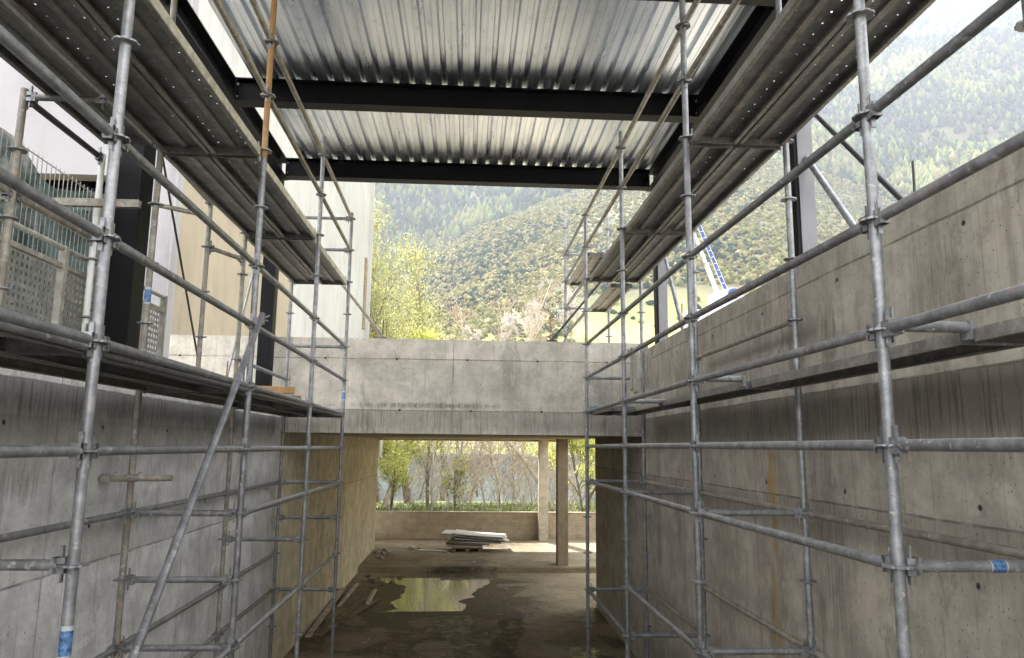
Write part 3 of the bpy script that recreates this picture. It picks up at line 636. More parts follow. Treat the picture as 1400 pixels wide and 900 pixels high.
def ledger(sf, p, q, mat=None, name='ledger', heads=True, r=RT * .97, label=None):
    p, q = Vector(p), Vector(q); d = (q - p).normalized(); an = math.atan2(d.y, d.x)
    g = .075 if heads else .0
    o = MB().tube(p + d * g, q - d * g, r, n=14).build(name, mat or M['tube'], sf, o=(p + d * g), smooth=True)
    if label: o['label'] = label
    if heads:
        part('wedge_head', head_mesh, M['tube'], o, p, (0, 0, an)); part('wedge_head', head_mesh, M['tube'], o, q, (0, 0, an + math.pi))
    return o
def board(sf, x0, x1, y0, y1, z, mat=None):
    w = x1 - x0; m = MB(); t = .06; lip = .028
    m.box(x0, x0 + .006, y0, y1, z, z + t); m.box(x1 - .006, x1, y0, y1, z, z + t)
    m.box(x0 + .006, x0 + lip, y0, y1, z, z + .004); m.box(x1 - lip, x1 - .006, y0, y1, z, z + .004)
    m.tube((x0 + lip, y0, z + .006), (x0 + lip, y1, z + .006), .006, n=8); m.tube((x1 - lip, y0, z + .006), (x1 - lip, y1, z + .006), .006, n=8)
    cx = (x0 + x1) / 2; zt = z + t - .004
    m.prism([(cx - .034, zt), (cx - .024, zt - .018), (cx + .024, zt - .018), (cx + .034, zt)], 'y', y0, y1)
    m.cur = 0; fl0 = len(m.f)
    for k_ in range(fl0): m.mi[k_] = 2
    for sx0, sx1 in ((x0 + .006, cx - .034), (cx + .034, x1 - .006)):
        nc = max(1, round((y1 - y0 - .1) / .12)); cy = (y1 - y0 - .1) / nc
        for c_ in range(nc):
            ya = y0 + .05 + c_ * cy; yb = ya + cy; hx = (sx0 + sx1) / 2 + random.uniform(-.004, .004); hr = random.choice((.0062, .006, .005, .0066, .003)); hy = (ya + yb) / 2
            ring = [(hx + hr * math.cos(R(225 + 45 * i)), hy + hr * math.sin(R(225 + 45 * i)), zt) for i in range(8)]
            outer = [(sx0, ya, zt), (hx, ya, zt), (sx1, ya, zt), (sx1, hy, zt), (sx1, yb, zt), (hx, yb, zt), (sx0, yb, zt), (sx0, hy, zt)]
            m.add(ring + outer, [(i, (i + 1) % 8, 8 + (i + 1) % 8, 8 + i) for i in range(8)])
        m.box(sx0, sx1, y0, y0 + .05, zt - .001, zt + .004); m.box(sx0, sx1, y1 - .05, y1, zt - .001, zt + .004)
    m.cur = 1
    m.box(x0 + .002, x1 - .002, y0 - .012, y0 - .001, z - .004, z + t - .003); m.box(x0 + .002, x1 - .002, y1 + .001, y1 + .012, z - .004, z + t - .003)
    for hxx in (x0 + w * .2, x1 - w * .2):
        m.box(hxx - .02, hxx + .02, y0 - .035, y0 - .012, z + .02, z + t); m.box(hxx - .02, hxx + .02, y1 + .012, y1 + .035, z + .02, z + t)
    return m.build('deck_board', [mat or M['board'], M['board'], mat or M['board_lip']], sf, o=(x0, y0, z))
def coupler(sf, p, name='coupler'):
    p = Vector(p); m = MB(); m.box(p.x - .035, p.x + .035, p.y - .035, p.y + .035, p.z - .028, p.z + .028); m.bar(p + Vector((.03, 0, .02)), p + Vector((.075, .02, .05)), .018, .012)
    m.tube(p + Vector((-.03, .04, 0)), p + Vector((.06, .04, .01)), .009, n=6)
    return m.build(name, M['tube_warm'], sf, bevel=.006)

# right scaffold ------------------------------------------------
XR = [1.83, 1.809, 1.746, 1.745, 1.734]; YR = [.53, 3.103, 5.655, 8.215, 10.80]; zR = .024; wR = .838
def PR(i, k, outer=False): return Vector((XR[i] + (wR if outer else 0), YR[i], zR + .5 * k))
S = thing('scaffold', 'galvanised tube scaffold along the right wall, with a platform under the roof edge', 'scaffold', (2.2, 5.6, FL))
for i in range(5):
    top = (4.05, 4.05, 4.05, 3.72, 3.56)[i]
    a = PR(i, 0); b_ = PR(i, 0, True)
    standard(S, a.x, a.y, FL + .045, top, zR)
    if i in (0, 1): standard(S, b_.x, b_.y, FL + .045, 4.05, zR)
    elif i == 4: standard(S, b_.x, b_.y, FL + .045, 2.56, zR)
    else: standard(S, b_.x, b_.y, FL + .045, 4.05 if i == 2 else 2.56, zR)
for i in range(4):
    ks = [0, 1, 2, 3, 6, 7]
    if i >= 1: ks.append(-1)
    if i in (1, 2): ks.append(-3)
    if i == 3: ks.append(-4)
    for k in ks: ledger(S, PR(i, k), PR(i + 1, k), name='guard_rail' if k in (2, 3, 6, 7) else 'ledger', mat=M['tube'] if k < 6 else M['tube_warm'])
for i, k in ((2, 2), (0, -1), (1, -1), (2, -1), (3, -1), (1, -3), (2, -3), (0, -3), (3, -4)): ledger(S, PR(i, k, True), PR(i + 1, k, True), mat=M['tube_warm'])
for i, k in ((1, -1), (2, -1), (2, -3), (3, -1), (3, -4), (4, 1), (4, 2), (4, -1), (4, -4), (0, 5), (1, 5), (2, 5), (3, 5), (4, 5), (3, 1), (0, 1)):
    ledger(S, PR(i, k), PR(i, k, True), name='transom', mat=M['tube'] if k < 4 else M['board'])
def bracket(i, k):
    p = PR(i, k) + Vector((0, 0, .02)); o = MB().tube(p + Vector((.07, 0, 0)), p + Vector((.40, 0, 0)), .025, n=14).build('bracket', M['tube'], S, o=p, smooth=True)
    MB().box(p.x + .385, p.x + .41, p.y - .03, p.y + .03, p.z - .055, p.z + .028).build('end_plate', M['tube'], o); part('wedge_head', head_mesh, M['tube'], o, p, (0, 0, 0))
bracket(1, 1); bracket(2, 1)
MB().tube(PR(2, 1, True) + Vector((-.13, .0, .05)), PR(2, 1, True) + Vector((.03, 0, .05)), .024, n=14).build('bracket', M['tube'], S, smooth=True)
for i in range(4):
    a = PR(i, 5); y0, y1 = YR[i] + .045, YR[i + 1] - .045
    x0 = XR[min(i + 1, 4)] + .035
    board(S, x0, x0 + .375, y0, y1, 2.475); board(S, x0 + .395, x0 + .77, y0, y1, 2.475)
board(S, 2.20, 2.52, YR[0] + .05, YR[1] - .05, .475); board(S, 2.20, 2.52, YR[1] + .05, YR[2] - .05, .475)
board(S, 2.17, 2.49, YR[2] + .05, YR[3] - .05, .475); board(S, 2.15, 2.47, YR[3] + .05, YR[4] - .05, .475, M['board_side']); board(S, 1.80, 2.12, YR[3] + 1.2, YR[4] - .05, .475, M['board_side'])
# the last bay, standing on the slab behind the beam
for xx in (1.71, 2.50):
    standard(S, xx, 13.0, .60, 4.35, zR - .04, M['tube'])
z5 = zR - .04
for k in (4, 5, 6, 7):
    ledger(S, PR(4, k), (1.71, 13.0, z5 + .5 * k), name='guard_rail' if k > 5 else 'ledger')
for k in (5, 6, 7): ledger(S, (1.71, 13., z5 + .5 * k), (2.50, 13., z5 + .5 * k), name='transom', r=.02)
board(S, 1.75, 2.07, 10.9, 12.95, 2.90, M['board_side']); board(S, 2.13, 2.46, 10.9, 12.95, 2.42, M['board_side'])
def sticker(parent, p, r, h, ax='z', mat=None):
    p = Vector(p); d = Vector((0, 0, 1)) if ax == 'z' else Vector((1, 0, 0))
    o = MB().tube(p - d * h / 2, p + d * h / 2, r + .0015, n=16, caps=False).build('sticker', M['sticker_w'], parent, smooth=True)
    return o
tr = [o for o in S.children if o.name.startswith('transom')][0]
o = MB().tube((2.20, 3.103, zR - .5), (2.272, 3.103, zR - .5), RT + .0005, n=16, caps=False).build('sticker', M['sticker_w'], tr, smooth=True); MB().tube((2.206, 3.103, zR - .5), (2.266, 3.103, zR - .5), RT + .001, n=16, caps=False).build('blue_print', M['sticker'], tr, smooth=True)

# left scaffold -------------------------------------------------
XL = [-1.70, -1.736, -1.775, -1.812, -1.86]; YL = [.94, 3.504, 6.069, 8.595, 11.135]; zL = -.036; wL = .857
def PL(i, k, outer=False): return Vector((XL[i] - (wL if outer else 0), YL[i], zL + .5 * k))
S2 = thing('scaffold', 'galvanised tube scaffold along the left wall, with one rusty orange standard', 'scaffold', (-2.2, 6.1, FL))
for i in range(5):
    a = PL(i, 0); b_ = PL(i, 0, True); top = (4.05, 4.05, 4.05, 3.70, 3.56)[i]
    if i == 2:
        standard(S2, a.x, a.y, FL + .045, 2.40, zL, M['tube']); standard(S2, a.x, a.y, 2.403, 4.05, zL, M['tube_rust'], 'rusty orange upper length of standard')
    else: standard(S2, a.x, a.y, FL + .045, top, zL)
    standard(S2, b_.x, b_.y, FL + .045, 4.05 if i < 3 else (2.52 if i == 3 else 3.6), zL, M['tube_warm'] if i in (2, 3) else M['tube'])
for i in range(4):
    ks = [0, 1, 2, 3, 6, 7]
    if i >= 2: ks.append(-1)
    if i in (2, 3, 1): ks.append(-3)
    for k in ks: ledger(S2, PL(i, k), PL(i + 1, k), name='guard_rail' if k in (2, 3, 6, 7) else 'ledger', mat=M['tube'] if k < 6 else M['tube_warm'])
for i, k in ((0, -1), (1, -1), (2, -1), (3, -1), (2, -3), (3, -3), (1, -3), (2, -4), (3, -4), (3, 2)): ledger(S2, PL(i, k, True), PL(i + 1, k, True))
for i, k in ((0, 1), (1, 1), (2, 1), (3, 1), (4, 1), (1, -1), (2, -1), (2, -2), (2, -3), (3, -2), (4, -1), (4, -2), (4, -4), (4, 3), (4, 6), (4, 7), (0, 5), (1, 5), (2, 5), (3, 5), (4, 5)):
    ledger(S2, PL(i, k, True), PL(i, k), name='transom', mat=M['board'] if k == 5 else M['tube'])
for i in range(4):
    y0, y1 = YL[i] + .045, YL[i + 1] - .045; x1 = XL[i + 1] - .035 + (.03 if i < 2 else 0)
    x1 = min(XL[i], XL[i + 1]) - .03
    board(S2, x1 - .385, x1, y0, y1, 2.41, None); board(S2, x1 - .79, x1 - .405, y0, y1, 2.41)
    board(S2, x1 - .375, x1 + .005, y0, y1, .405, M['board']); board(S2, x1 - .775, x1 - .395, y0, y1, .405)
# inner edge angles of the upper deck, sky reflection put into their cream colour, and a tube under the lower deck's edge
for i in range(4):
    x1 = min(XL[i], XL[i + 1]) - .03
    MB().box(x1 + .001, x1 + .011, YL[i] + .05, YL[i + 1] - .05, 2.408, 2.478).build('deck_edge', M['cream'], S2)
    MB().tube((x1 + .022, YL[i] + .07, .435), (x1 + .022, YL[i + 1] - .07, .435), .021, n=12).build('deck_edge', M['tube'], S2, smooth=True)
# extra outer strip of platform with its own standards
for (x, y, z0, z1, mt, zf) in ((-3.22, 5.15, .55, 2.50, M['tube_warm'], .04), (-3.22, 6.3, .55, 2.48, M['white_panel'], .04), (-2.90, 8.05, .60, 2.70, M['tube_warm'], .14)):
    standard(S2, x, y, z0, z1, zf, mt)
board(S2, -3.07, -2.68, 2.2, 6.0, 2.46)
ledger(S2, (-3.22, 5.15, 2.44), (-2.62, 5.15, 2.44), M['board'], 'transom'); ledger(S2, (-3.22, 2.4, 2.44), (-2.62, 2.4, 2.44), M['board'], 'transom')
ledger(S2, (-3.22, 5.15, 2.44), (-3.22, 6.3, 2.44), M['dark_prop']); ledger(S2, (-3.22, 5.15, 1.72), (-3.22, 6.3, 1.72), M['tube_warm']); ledger(S2, (-3.22, 2.6, 1.72), (-3.22, 5.15, 1.72), M['tube_warm'])
ledger(S2, PL(2, 5, True), (-2.90, 8.05, 2.64), M['tube_warm'])
m = MB(); y = 6.069; z = zL + 2.
m.box(-3.45, -2.76, y - .025, y - .020, z - .032, z + .032); m.box(-3.45, -2.76, y + .020, y + .025, z - .032, z + .032); m.box(-3.45, -2.76, y - .020, y + .020, z - .032, z - .028)
for k in range(4): m.box(-3.38 + k * .17, -3.32 + k * .17, y - .028, y - .0255, z - .008, z + .012)
m.build('slotted_transom', M['tube_warm'], S2)
ledger(S2, (-2.90, 8.05, 2.14), (-2.669, 8.595, 2.14), M['tube_warm'])
ledger(S2, (-2.63, 6.069, zL + 2.0), (-2.35, 6.3, zL + 2.), M['tube_warm'], heads=False, r=.02)
# stub tube with swivel couplers
o = MB().tube((-2.80, 6.02, -.275), (-2.30, 6.02, -.265), .024, n=14).build('stub_tube', M['tube_warm'], S2, smooth=True); coupler(o, (-2.63, 6.045, -.27)); coupler(o, (-2.80, 6.02, -.27))
# long diagonal tube
o = MB().tube((-1.665, 5.93, 1.03), (-1.625, 3.55, -1.48), .0245, n=16).build('diagonal_brace', M['tube'], S2, smooth=True)
coupler(o, (-1.70, 5.98, .985))
for (x, y, z) in ((-1.736, 3.504, -.86), (-2.632, 6.069, 1.19), (-1.86, 11.135, .73)):
    p = Vector((x, y, z))
    near = min((c for c in S2.children if c.name.startswith('standard')), key=lambda c: abs(W[c.name].x - x) + abs(W[c.name].y - y))
    o = MB().tube(p - Vector((0, 0, .07)), p + Vector((0, 0, .07)), RT + .0006, n=16, caps=False).build('sticker', M['sticker_w'], near, smooth=True)
    MB().tube(p - Vector((0, 0, .055)), p + Vector((0, 0, .05)), RT + .0012, n=16, caps=False).build('blue_print', M['sticker'], near, smooth=True)

# ------------------------------------------------------------------ loose things
def plank(p, q, w, t, mat, label, name='plank', group=None, twist=0., cat='plank'):
    m = MB(); p, q = Vector(p), Vector(q); d = (q - p); up = Quaternion(d.normalized(), twist) @ Vector((0, 0, 1))
    m.bar(p, q, w, t, up); return tag(m.build(name, mat, o=(p + q) / 2, bevel=.004), label, cat, group)
G = 'planks lying along the tunnel wall'
plank((-2.32, 15.09, FL + .045), (-1.97, 16.9, FL + .045), .24, .03, M['wood'], 'wide brown plank nearest the puddle on the muddy floor', group=G)
plank((-2.60, 16.15, FL + .05), (-2.50, 18.05, FL + .16), .07, .04, M['bark_pale'], 'thin pale batten behind the wide plank', group=G)
plank((-2.02, 16.2, FL + .09), (-2.07, 17.9, FL + .05), .08, .05, M['bark_pale'], 'short pale batten resting across the wide plank end', group=G)
plank((-2.72, 13.75, FL + .03), (-2.78, 17.8, FL + .10), .10, .04, M['bark_pale'], 'long pale batten lying right against the tunnel wall', group=G)
plank((-2.62, 13.9, FL + .022), (-2.37, 15.2, FL + .022), .22, .035, M['wood'], 'short brown board nearest the camera by the scaffold foot', group=G)
plank((-2.42, 14.9, FL + .08), (-2.12, 17.0, FL + .09), .09, .035, M['wood'], 'narrow brown plank lying over the wide one', group=G)
plank((-2.62, 8.35, .52), (-1.93, 8.62, .52), .13, .07, M['wood'], 'dark timber offcut under the orange one on the left platform', 'timber_offcut', 'timber offcuts on the left platform', cat='timber')
plank((-2.60, 8.20, .60), (-1.95, 8.40, .60), .12, .075, M['wood_new'], 'orange timber offcut on top on the left platform', 'timber_offcut', 'timber offcuts on the left platform', cat='timber')
# rubble heap in the corner
def chunk(c, s, mat, name, label, cat, group, seed):
    rnd = random.Random(seed); m = MB(); import bmesh
    vs = []; 
    for i in range(14):
        a = rnd.uniform(0, 6.28); b = math.asin(rnd.uniform(-1, 1)); k = rnd.uniform(.75, 1.1)
        vs.append(Vector((math.cos(a) * math.cos(b) * s[0] * k, math.sin(a) * math.cos(b) * s[1] * k, math.sin(b) * s[2] * k)))
    bm = bmesh.new(); [bm.verts.new(v) for v in vs]; bmesh.ops.convex_hull(bm, input=bm.verts)
    lo = min(v.co.z for v in bm.verts)
    for v in bm.verts: v.co.z -= lo
    me = bpy.data.meshes.new(name); bm.to_mesh(me); bm.free(); me.materials.append(mat)
    o = bpy.data.objects.new(name, me); col.objects.link(o); o.location = c; W[o.name] = Vector(c); o.rotation_euler = (0, 0, rnd.uniform(0, 6))
    return tag(o, label, cat, group)
for i in range(16):
    x, y = -2.7 + abs(random.gauss(0, .28)), 22.6 + random.gauss(0, .5)
    chunk((x, y, F2), (random.uniform(.06, .16), random.uniform(.05, .14), random.uniform(.03, .07)), M['core'] if i % 2 else M['debris'], 'rubble_piece', 'lump of rubble in the heap at the foot of the tunnel wall', 'rubble', 'rubble heap by the tunnel wall', i)
for i in range(14):
    x, y = random.uniform(-1.6, 1.6), random.uniform(21.2, 25.6)
    chunk((x, y, F2), (random.uniform(.04, .13), random.uniform(.03, .08), random.uniform(.01, .03)), M['debris'], 'rubble_piece', 'small flat lump of rubble scattered on the raised floor', 'rubble', 'rubble scattered on the raised floor', 50 + i)
for i in range(26):
    x, y = random.uniform(-2.3, 2.6), random.uniform(12.3, 20.2)
    if -2.3 < x < .9 and y > 15.6: continue
    chunk((x, y, FL), (random.uniform(.02, .06), random.uniform(.02, .05), random.uniform(.01, .025)), M['debris'], 'stone', 'small stone lying on the muddy floor in front of the step', 'stone', 'stones on the muddy floor', 400 + i)
for i in range(12):
    x = -2.7 + random.random() * 1.3; y = random.uniform(18.2, 20.2)
    chunk((x, y, FL), (random.uniform(.05, .14), random.uniform(.05, .1), random.uniform(.015, .035)), M['mud'], 'mud_clod', 'dark clod of mud beside the left end of the puddle', 'mud clod', 'mud clods by the puddle', 80 + i)
# stack of panels
lbl = ['bottom', 'second lowest', 'third lowest', 'fourth lowest', 'fourth from the top', 'third from the top', 'second from the top', 'topmost']
zz = F2 + .14
m = MB()
for xx in (-.35, .05, .42): m.box(xx - .05, xx + .05, 23.3, 24.3, F2, F2 + .10)
for yy in (23.3, 23.8, 24.2): m.box(-.42, .50, yy - .04, yy + .08, F2 + .101, F2 + .125)
tag(m.build('pallet', M['wood'], o=(0, 23.8, F2)), 'dark wooden pallet under the stack of white panels', 'pallet')
for i in range(8):
    w = (1.0, 1.15, 1.3, 1.55, 1.7, 1.75, 1.6, 1.9)[i]; cx = (.05, .02, .15, .25, .42, .45, .5, .2)[i] + random.uniform(-.08, .08); th = .03
    m = MB(); tl = (0, .01, -.01, -.03, -.06, -.09, -.11, -.05)[i]
    ex = Vector((w / 2, random.uniform(-.2, .2), tl * w / 2)); ey = Vector((-ex.y * .5, .5, .0)); c_ = Vector((cx, 23.75, zz + th / 2 + abs(tl) * w * .28))
    m.cur = 0; m.obox(c_, ex, ey, Vector((0, 0, th / 2 - .006)))
    m.cur = 1; m.obox(c_ + Vector((0, 0, th / 2)), ex * 1.003, ey * 1.003, Vector((0, 0, .004)))
    tag(m.build('panel', [M['core'] if i % 3 else M['white_panel'], M['white_panel'] if i > 4 else M['debris']], o=c_), 'white faced flat panel, %s of the crooked stack on the tunnel floor' % lbl[i], 'panel', 'stack of white panels')
    zz += th + .008 + (.01 if i > 3 else 0)
m = MB().bar((-1.45, 23.6, F2 + .02), (-.55, 23.3, F2 + .03), .16, .02); tag(m.build('panel_offcut', M['white_panel'], o=(-1., 23.4, F2)), 'pale offcut lying flat on the floor left of the panel stack', 'offcut')
chunk((-1.65, 23.9, F2), (.13, .1, .06), M['white_panel'], 'plaster_lump', 'white lump on the floor left of the panel stack', 'debris', None, 333)
# lifting straps on the right guard rail
for k, (y, L_, lb) in enumerate(((7.86, .42, 'wide hanging loop of grey webbing strap on the right guard rail'), (7.70, .46, 'second hanging loop of webbing strap, nearer along the right guard rail'))):
    zt = zR + 1.0 + .03; x = 1.745
    pts = [(x + .0, y - .045, zt - .02), (x + .035, y - .05, zt - .1), (x + .03, y - .065, zt - L_ * .7), (x + .02, y - .03, zt - L_), (x + .02, y + .03, zt - L_ - .01), (x + .03, y + .07, zt - L_ * .7), (x + .035, y + .05, zt - .1), (x, y + .04, zt - .02), (x - .02, y, zt + .005), (x, y - .045, zt - .02)]
    m = MB()
    for p, q in zip(pts, pts[1:]): m.bar(p, q, .012, .045, (1, .3, 0))
    tag(m.build('lifting_strap', M['strap'], o=(x, y, zt), smooth=False), lb, 'strap', 'straps on the guard rail')
m = MB()
for j in range(3):
    m.path([(2.5 + .02 * j, 10.35, 1.45), (2.52 + .03 * j, 10.3, 1.2), (2.46 + .04 * j, 10.32, 1.0), (2.5 + .02 * j, 10.34, .85)], .013, 6)
tag(m.build('rope', M['strap'], o=(2.5, 10.3, 1.4), smooth=True), 'short bunch of rope hanging by the far right standard', 'rope')
tag(MB().box(1.78, 2.02, 10.55, 10.72, .536, .60).build('tool_case', M['sticker'], o=(1.9, 10.6, .536), bevel=.01), 'small blue case lying on the far end of the right lower platform', 'case')
# rolled netting and rubble on left platform
rnd = random.Random(5)
def roll(p, q, r, seed):
    rg = random.Random(seed); m = MB(); n = 14
    for s_ in range(4):
        ph = s_ * 1.57; pts = []
        for i in range(n + 1):
            t = i / n; c_ = Vector(p).lerp(Vector(q), t); a = ph + t * 7
            pts.append(c_ + Vector((math.cos(a) * r * .6, rg.uniform(-.01, .01), math.sin(a) * r * .6 + rg.uniform(-.01, .012))))
        m.path(pts, [r * .62 * rg.uniform(.75, 1.2) for _ in pts], 9)
    return m
tag(roll((-2.42, 3.4, .52), (-2.22, 4.5, .51), .032, 1).build('rolled_net', M['debris'], o=(-2.2, 4, .48), smooth=True), 'dusty twisted roll of netting lying lowest on the near left platform', 'netting')
tag(roll((-2.38, 3.7, .59), (-2.30, 4.35, .58), .026, 2).build('rolled_net', M['strap'], o=(-2.2, 4, .6), smooth=True), 'shorter dusty roll of netting on top of the other on the near left platform', 'netting')
for i in range(9):
    chunk((-2.15 + rnd.uniform(-.15, .12), 4.9 + rnd.uniform(-.2, .45), .467), (.04, .06, .035), M['debris'], 'rubble_piece', 'cement lump beside the rolled netting on the near left platform', 'rubble', 'cement lumps on the near left platform', 200 + i)
for i in range(10):
    y = 6.5 + i * .33 + rnd.uniform(-.1, .1)
    chunk((-2.1 + rnd.uniform(-.25, .25), y, .467), (.03, .05, .03), M['debris'], 'rubble_piece', 'small cement lump along the middle of the left platform', 'rubble', 'cement lumps along the left platform', 240 + i)
for i, y in enumerate((7.3, 8.25, 9.55)):
    m = MB(); n = 10
    for k in range(3):
        m.path([(-2.45 + .03 * k, y + .11 * math.cos(R(18 * j)) + .02 * k, .47 + .13 * math.sin(R(18 * j)) * (1 - .15 * k)) for j in range(n + 1)], .006, 6)
    tag(m.build('wire_coil', M['tube_warm'], o=(-2.45, y, .47), smooth=True), ('coil of tying wire nearest the camera on the left platform', 'middle coil of tying wire on the left platform', 'farthest coil of tying wire on the left platform, by the timber offcuts')[i], 'wire coil', 'wire coils on the left platform')

# railing with perforated panels
ry = [2.1, 4.15, 6.2, 8.25]
t = thing('railing', 'steel railing with perforated infill panels behind the left scaffold', 'railing', (-3.4, 5.2, .55))
for y in ry: MB().box(-3.43, -3.37, y - .03, y + .03, .55, 1.62).build('post', M['rail'], t, bevel=.004)
for y0, y1 in zip(ry, ry[1:]):
    MB().tube((-3.4, y0 + .03, 1.60), (-3.4, y1 - .03, 1.60), .022, n=12).build('top_rail', M['rail'], t, smooth=True)
    MB().box(-3.42, -3.38, y0 + .03, y1 - .03, 1.43, 1.47).build('rail', M['rail'], t); 
    m = MB(); P_ = .062; ny = int((y1 - y0 - .1) / P_); nz = 11; zb = .74; yb = y0 + .05
    for a in range(ny):
        for b_ in range(nz):
            ya, za = yb + a * P_, zb + b_ * P_; h = .016; cy, cz = ya + P_ / 2, za + P_ / 2
            o_ = [(ya, za), (ya + P_, za), (ya + P_, za + P_), (ya, za + P_)]; i_ = [(cy - h, cz - h), (cy + h, cz - h), (cy + h, cz + h), (cy - h, cz + h)]
            m.add([(-3.4, *p) for p in o_ + i_], [(k, (k + 1) % 4, 4 + (k + 1) % 4, 4 + k) for k in range(4)])
    o = m.build('perforated_panel', M['perf'], t); sm = o.modifiers.new('sheet', 'SOLIDIFY'); sm.thickness = .002
# site fence with netting
t = thing('site_fence', 'tall mesh site fence with green netting in front of the white building', 'fence', (-4.0, 6., .55))
m = MB()
y = 1.0
while y < 8.1: m.tube((-4.0, y, .6), (-4.0, y, 2.35 + .28 * (y < 99)), .0045, n=5); y += .075
m.build('mesh_bars', M['rail'], t)
m = MB()
for z in (.7, 1.1, 1.6, 2.1, 2.6): m.tube((-4.004, 1., z), (-4.004, 8.1, z), .006, n=5)
m.build('mesh_wires', M['rail'], t)
for y in (1.2, 4.6, 8.0): MB().tube((-4.03, y, .55), (-4.03, y, 2.68), .021, n=10).build('post', M['rail'], t, smooth=True)
g = grid(0, 1, 0, 1, 60, 12, lambda x, y: 0); g.v = [(-4.06 + .05 * math.sin(u * 31) * math.sin(w * 5) + rnd.uniform(-.01, .01), 1. + u * 7.1, .6 + w * (2.02 + .10 * math.sin(u * 13.) - .05 * math.cos(u * 29))) for u, w, _ in g.v]
g.build('netting', M['net'], t, smooth=True)

# crane on the right
t = thing('mobile_crane', 'blue and white truck mounted ladder crane behind the right wall', 'crane', (16.4, 45., 6.3))
p0, p1 = Vector((16.4, 45, 9.4)), Vector((13.6, 45, 16.7)); d = (p1 - p0).normalized(); side = Vector((0, 1, 0)); nrm = d.cross(side)
m = MB()
for s1 in (-1, 1):
    m.bar(p0 + nrm * .125 * s1, p1 + nrm * .125 * s1, .035, .06, (0, 1, 0))
m.build('ladder_rail', M['crane_white'], t)
m = MB(); m.bar(p0, p1, .20, .10, (0, 1, 0)); 
m.build('ladder_boom', M['crane_blue'], t)
m = MB(); k = 0
while k * .45 < (p1 - p0).length - .3:
    c_ = p0 + d * (.2 + k * .45); m.obox(c_ + Vector((0, -.07, 0)), d * .018, nrm * .10, Vector((0, .02, 0))); k += 1
m.build('rung', M['crane_white'], t)
q0, q1 = Vector((15.75, 45, 9.4)), Vector((13.9, 45, 14.6))
m = MB(); m.bar(q0, q0.lerp(q1, .45), .24, .24, (0, 1, 0)); m.bar(q0.lerp(q1, .4), q0.lerp(q1, .75), .19, .19, (0, 1, 0)); m.bar(q0.lerp(q1, .7), q1, .14, .14, (0, 1, 0))
m.build('telescopic_boom', M['crane_white'], t, bevel=.02)
for kk in (.44, .74): c_ = q0.lerp(q1, kk); e = (q1 - q0).normalized(); MB().obox(c_, e * .05, e.cross(side) * .15, side * .15).build('boom_collar', M['grey_prop'], t)
m = MB(); m.prism([(15.1, 8.6), (17.0, 8.4), (17.1, 9.5), (16.5, 10.0), (15.9, 9.9), (15.2, 9.7)], 'y', 44.3, 45.7); m.build('turntable', M['crane_white'], t, bevel=.05)
m = MB(); m.tube((16.4, 44.2, 9.6), (16.4, 45.8, 9.6), .35, n=20); m.build('slewing_drum', M['crane_blue'], t, smooth=True)
m = MB().box(13.4, 20.5, 43.9, 46.1, 7.3, 8.5); m.box(18.8, 20.9, 43.9, 46.1, 7.3, 9.2); m.build('truck_body', M['crane_white'], t, bevel=.08)
for xx in (14.4, 15.8, 19.4):
    for yy in (43.95, 45.75): MB().tube((xx, yy, 6.95), (xx, yy + .3, 6.95), .52, n=24).build('wheel', M['rubber'], t, smooth=True)

# ------------------------------------------------------------------ trees
def tree(name, label, cat, base, h, spread, levels, leafn, leafs, leafmat_, barkm, seed, lean=(0, 0), group=None, r0=.16, start=.25, nb=7, twig=True, upw=.35, steep=0., low=0., crown=True):
    rg = random.Random(seed); base = Vector(base); t = thing(name, label, cat, base, group)
    tr, tw, tips = MB(), MB(), []
    def limb(p, d, L, r, lv):
        n = 5 if lv < 2 else 3; pts = [p.copy()]; rad = [r]; dd = d.normalized()
        for i in range(n):
            dd = (dd + Vector((rg.gauss(0, .13), rg.gauss(0, .13), rg.gauss(0, .07) + upw * .12))).normalized()
            pts.append(pts[-1] + dd * L / n); rad.append(r * (1 - .72 * (i + 1) / n))
        (tr if lv < 2 else tw).path(pts, rad, 7 if lv == 0 else (5 if lv == 1 else 3))
        if lv >= levels: tips.extend(pts[1:]); return
        k = nb if lv == 0 else (5 if lv == 1 else 4)
        for j in range(k):
            f = (start + (1 - start) * (j + rg.random() * .8) / k) if lv == 0 else rg.uniform(.25, 1.)
            i = min(int(f * n), n - 1); q = pts[i].lerp(pts[i + 1], f * n - i)
            a = rg.uniform(0, 6.28); o = Vector((math.cos(a), math.sin(a), rg.uniform(.2, .9)))
            nd = (dd * (.55 + steep) + o * (.8 - steep * .35)).normalized()
            limb(q, nd, L * rg.uniform(.42, .62) * (spread if lv == 0 else 1) * (1.15 - .5 * f if lv == 0 else 1), rad[i] * .5, lv + 1)
        if lv > 0: tips.extend(pts[2:])
    limb(base, Vector((lean[0], lean[1], 1)), h * .82, r0, 0)
    tr.build('trunk', barkm, t, smooth=True)
    if tw.v: tw.nofix = True; tw.build('branches', barkm, t)
    if crown and leafn:
        m = MB(); m.nofix = True
        tp = [q for q in tips if q.z > base.z + low * h * rg.uniform(.8, 1.25)] or tips
        for _ in range(leafn):
            c_ = rg.choice(tp) + Vector((rg.gauss(0, .22), rg.gauss(0, .22), rg.gauss(0, .22))) * (h / 10)
            a = Vector((rg.gauss(0, 1), rg.gauss(0, 1), rg.gauss(0, 1))).normalized(); b_ = a.orthogonal().normalized(); s_ = leafs * rg.uniform(.5, 1.3)
            m.add([c_ - a * s_, c_ + b_ * s_ * .55, c_ + a * s_, c_ - b_ * s_ * .55], [(0, 1, 2, 3)])
        m.build('crown', leafmat_, t)
    return t
SP = 'spring trees behind the tunnel'; BT = 'bare trees behind the tunnel'; BS = 'blossoming trees behind the beam'
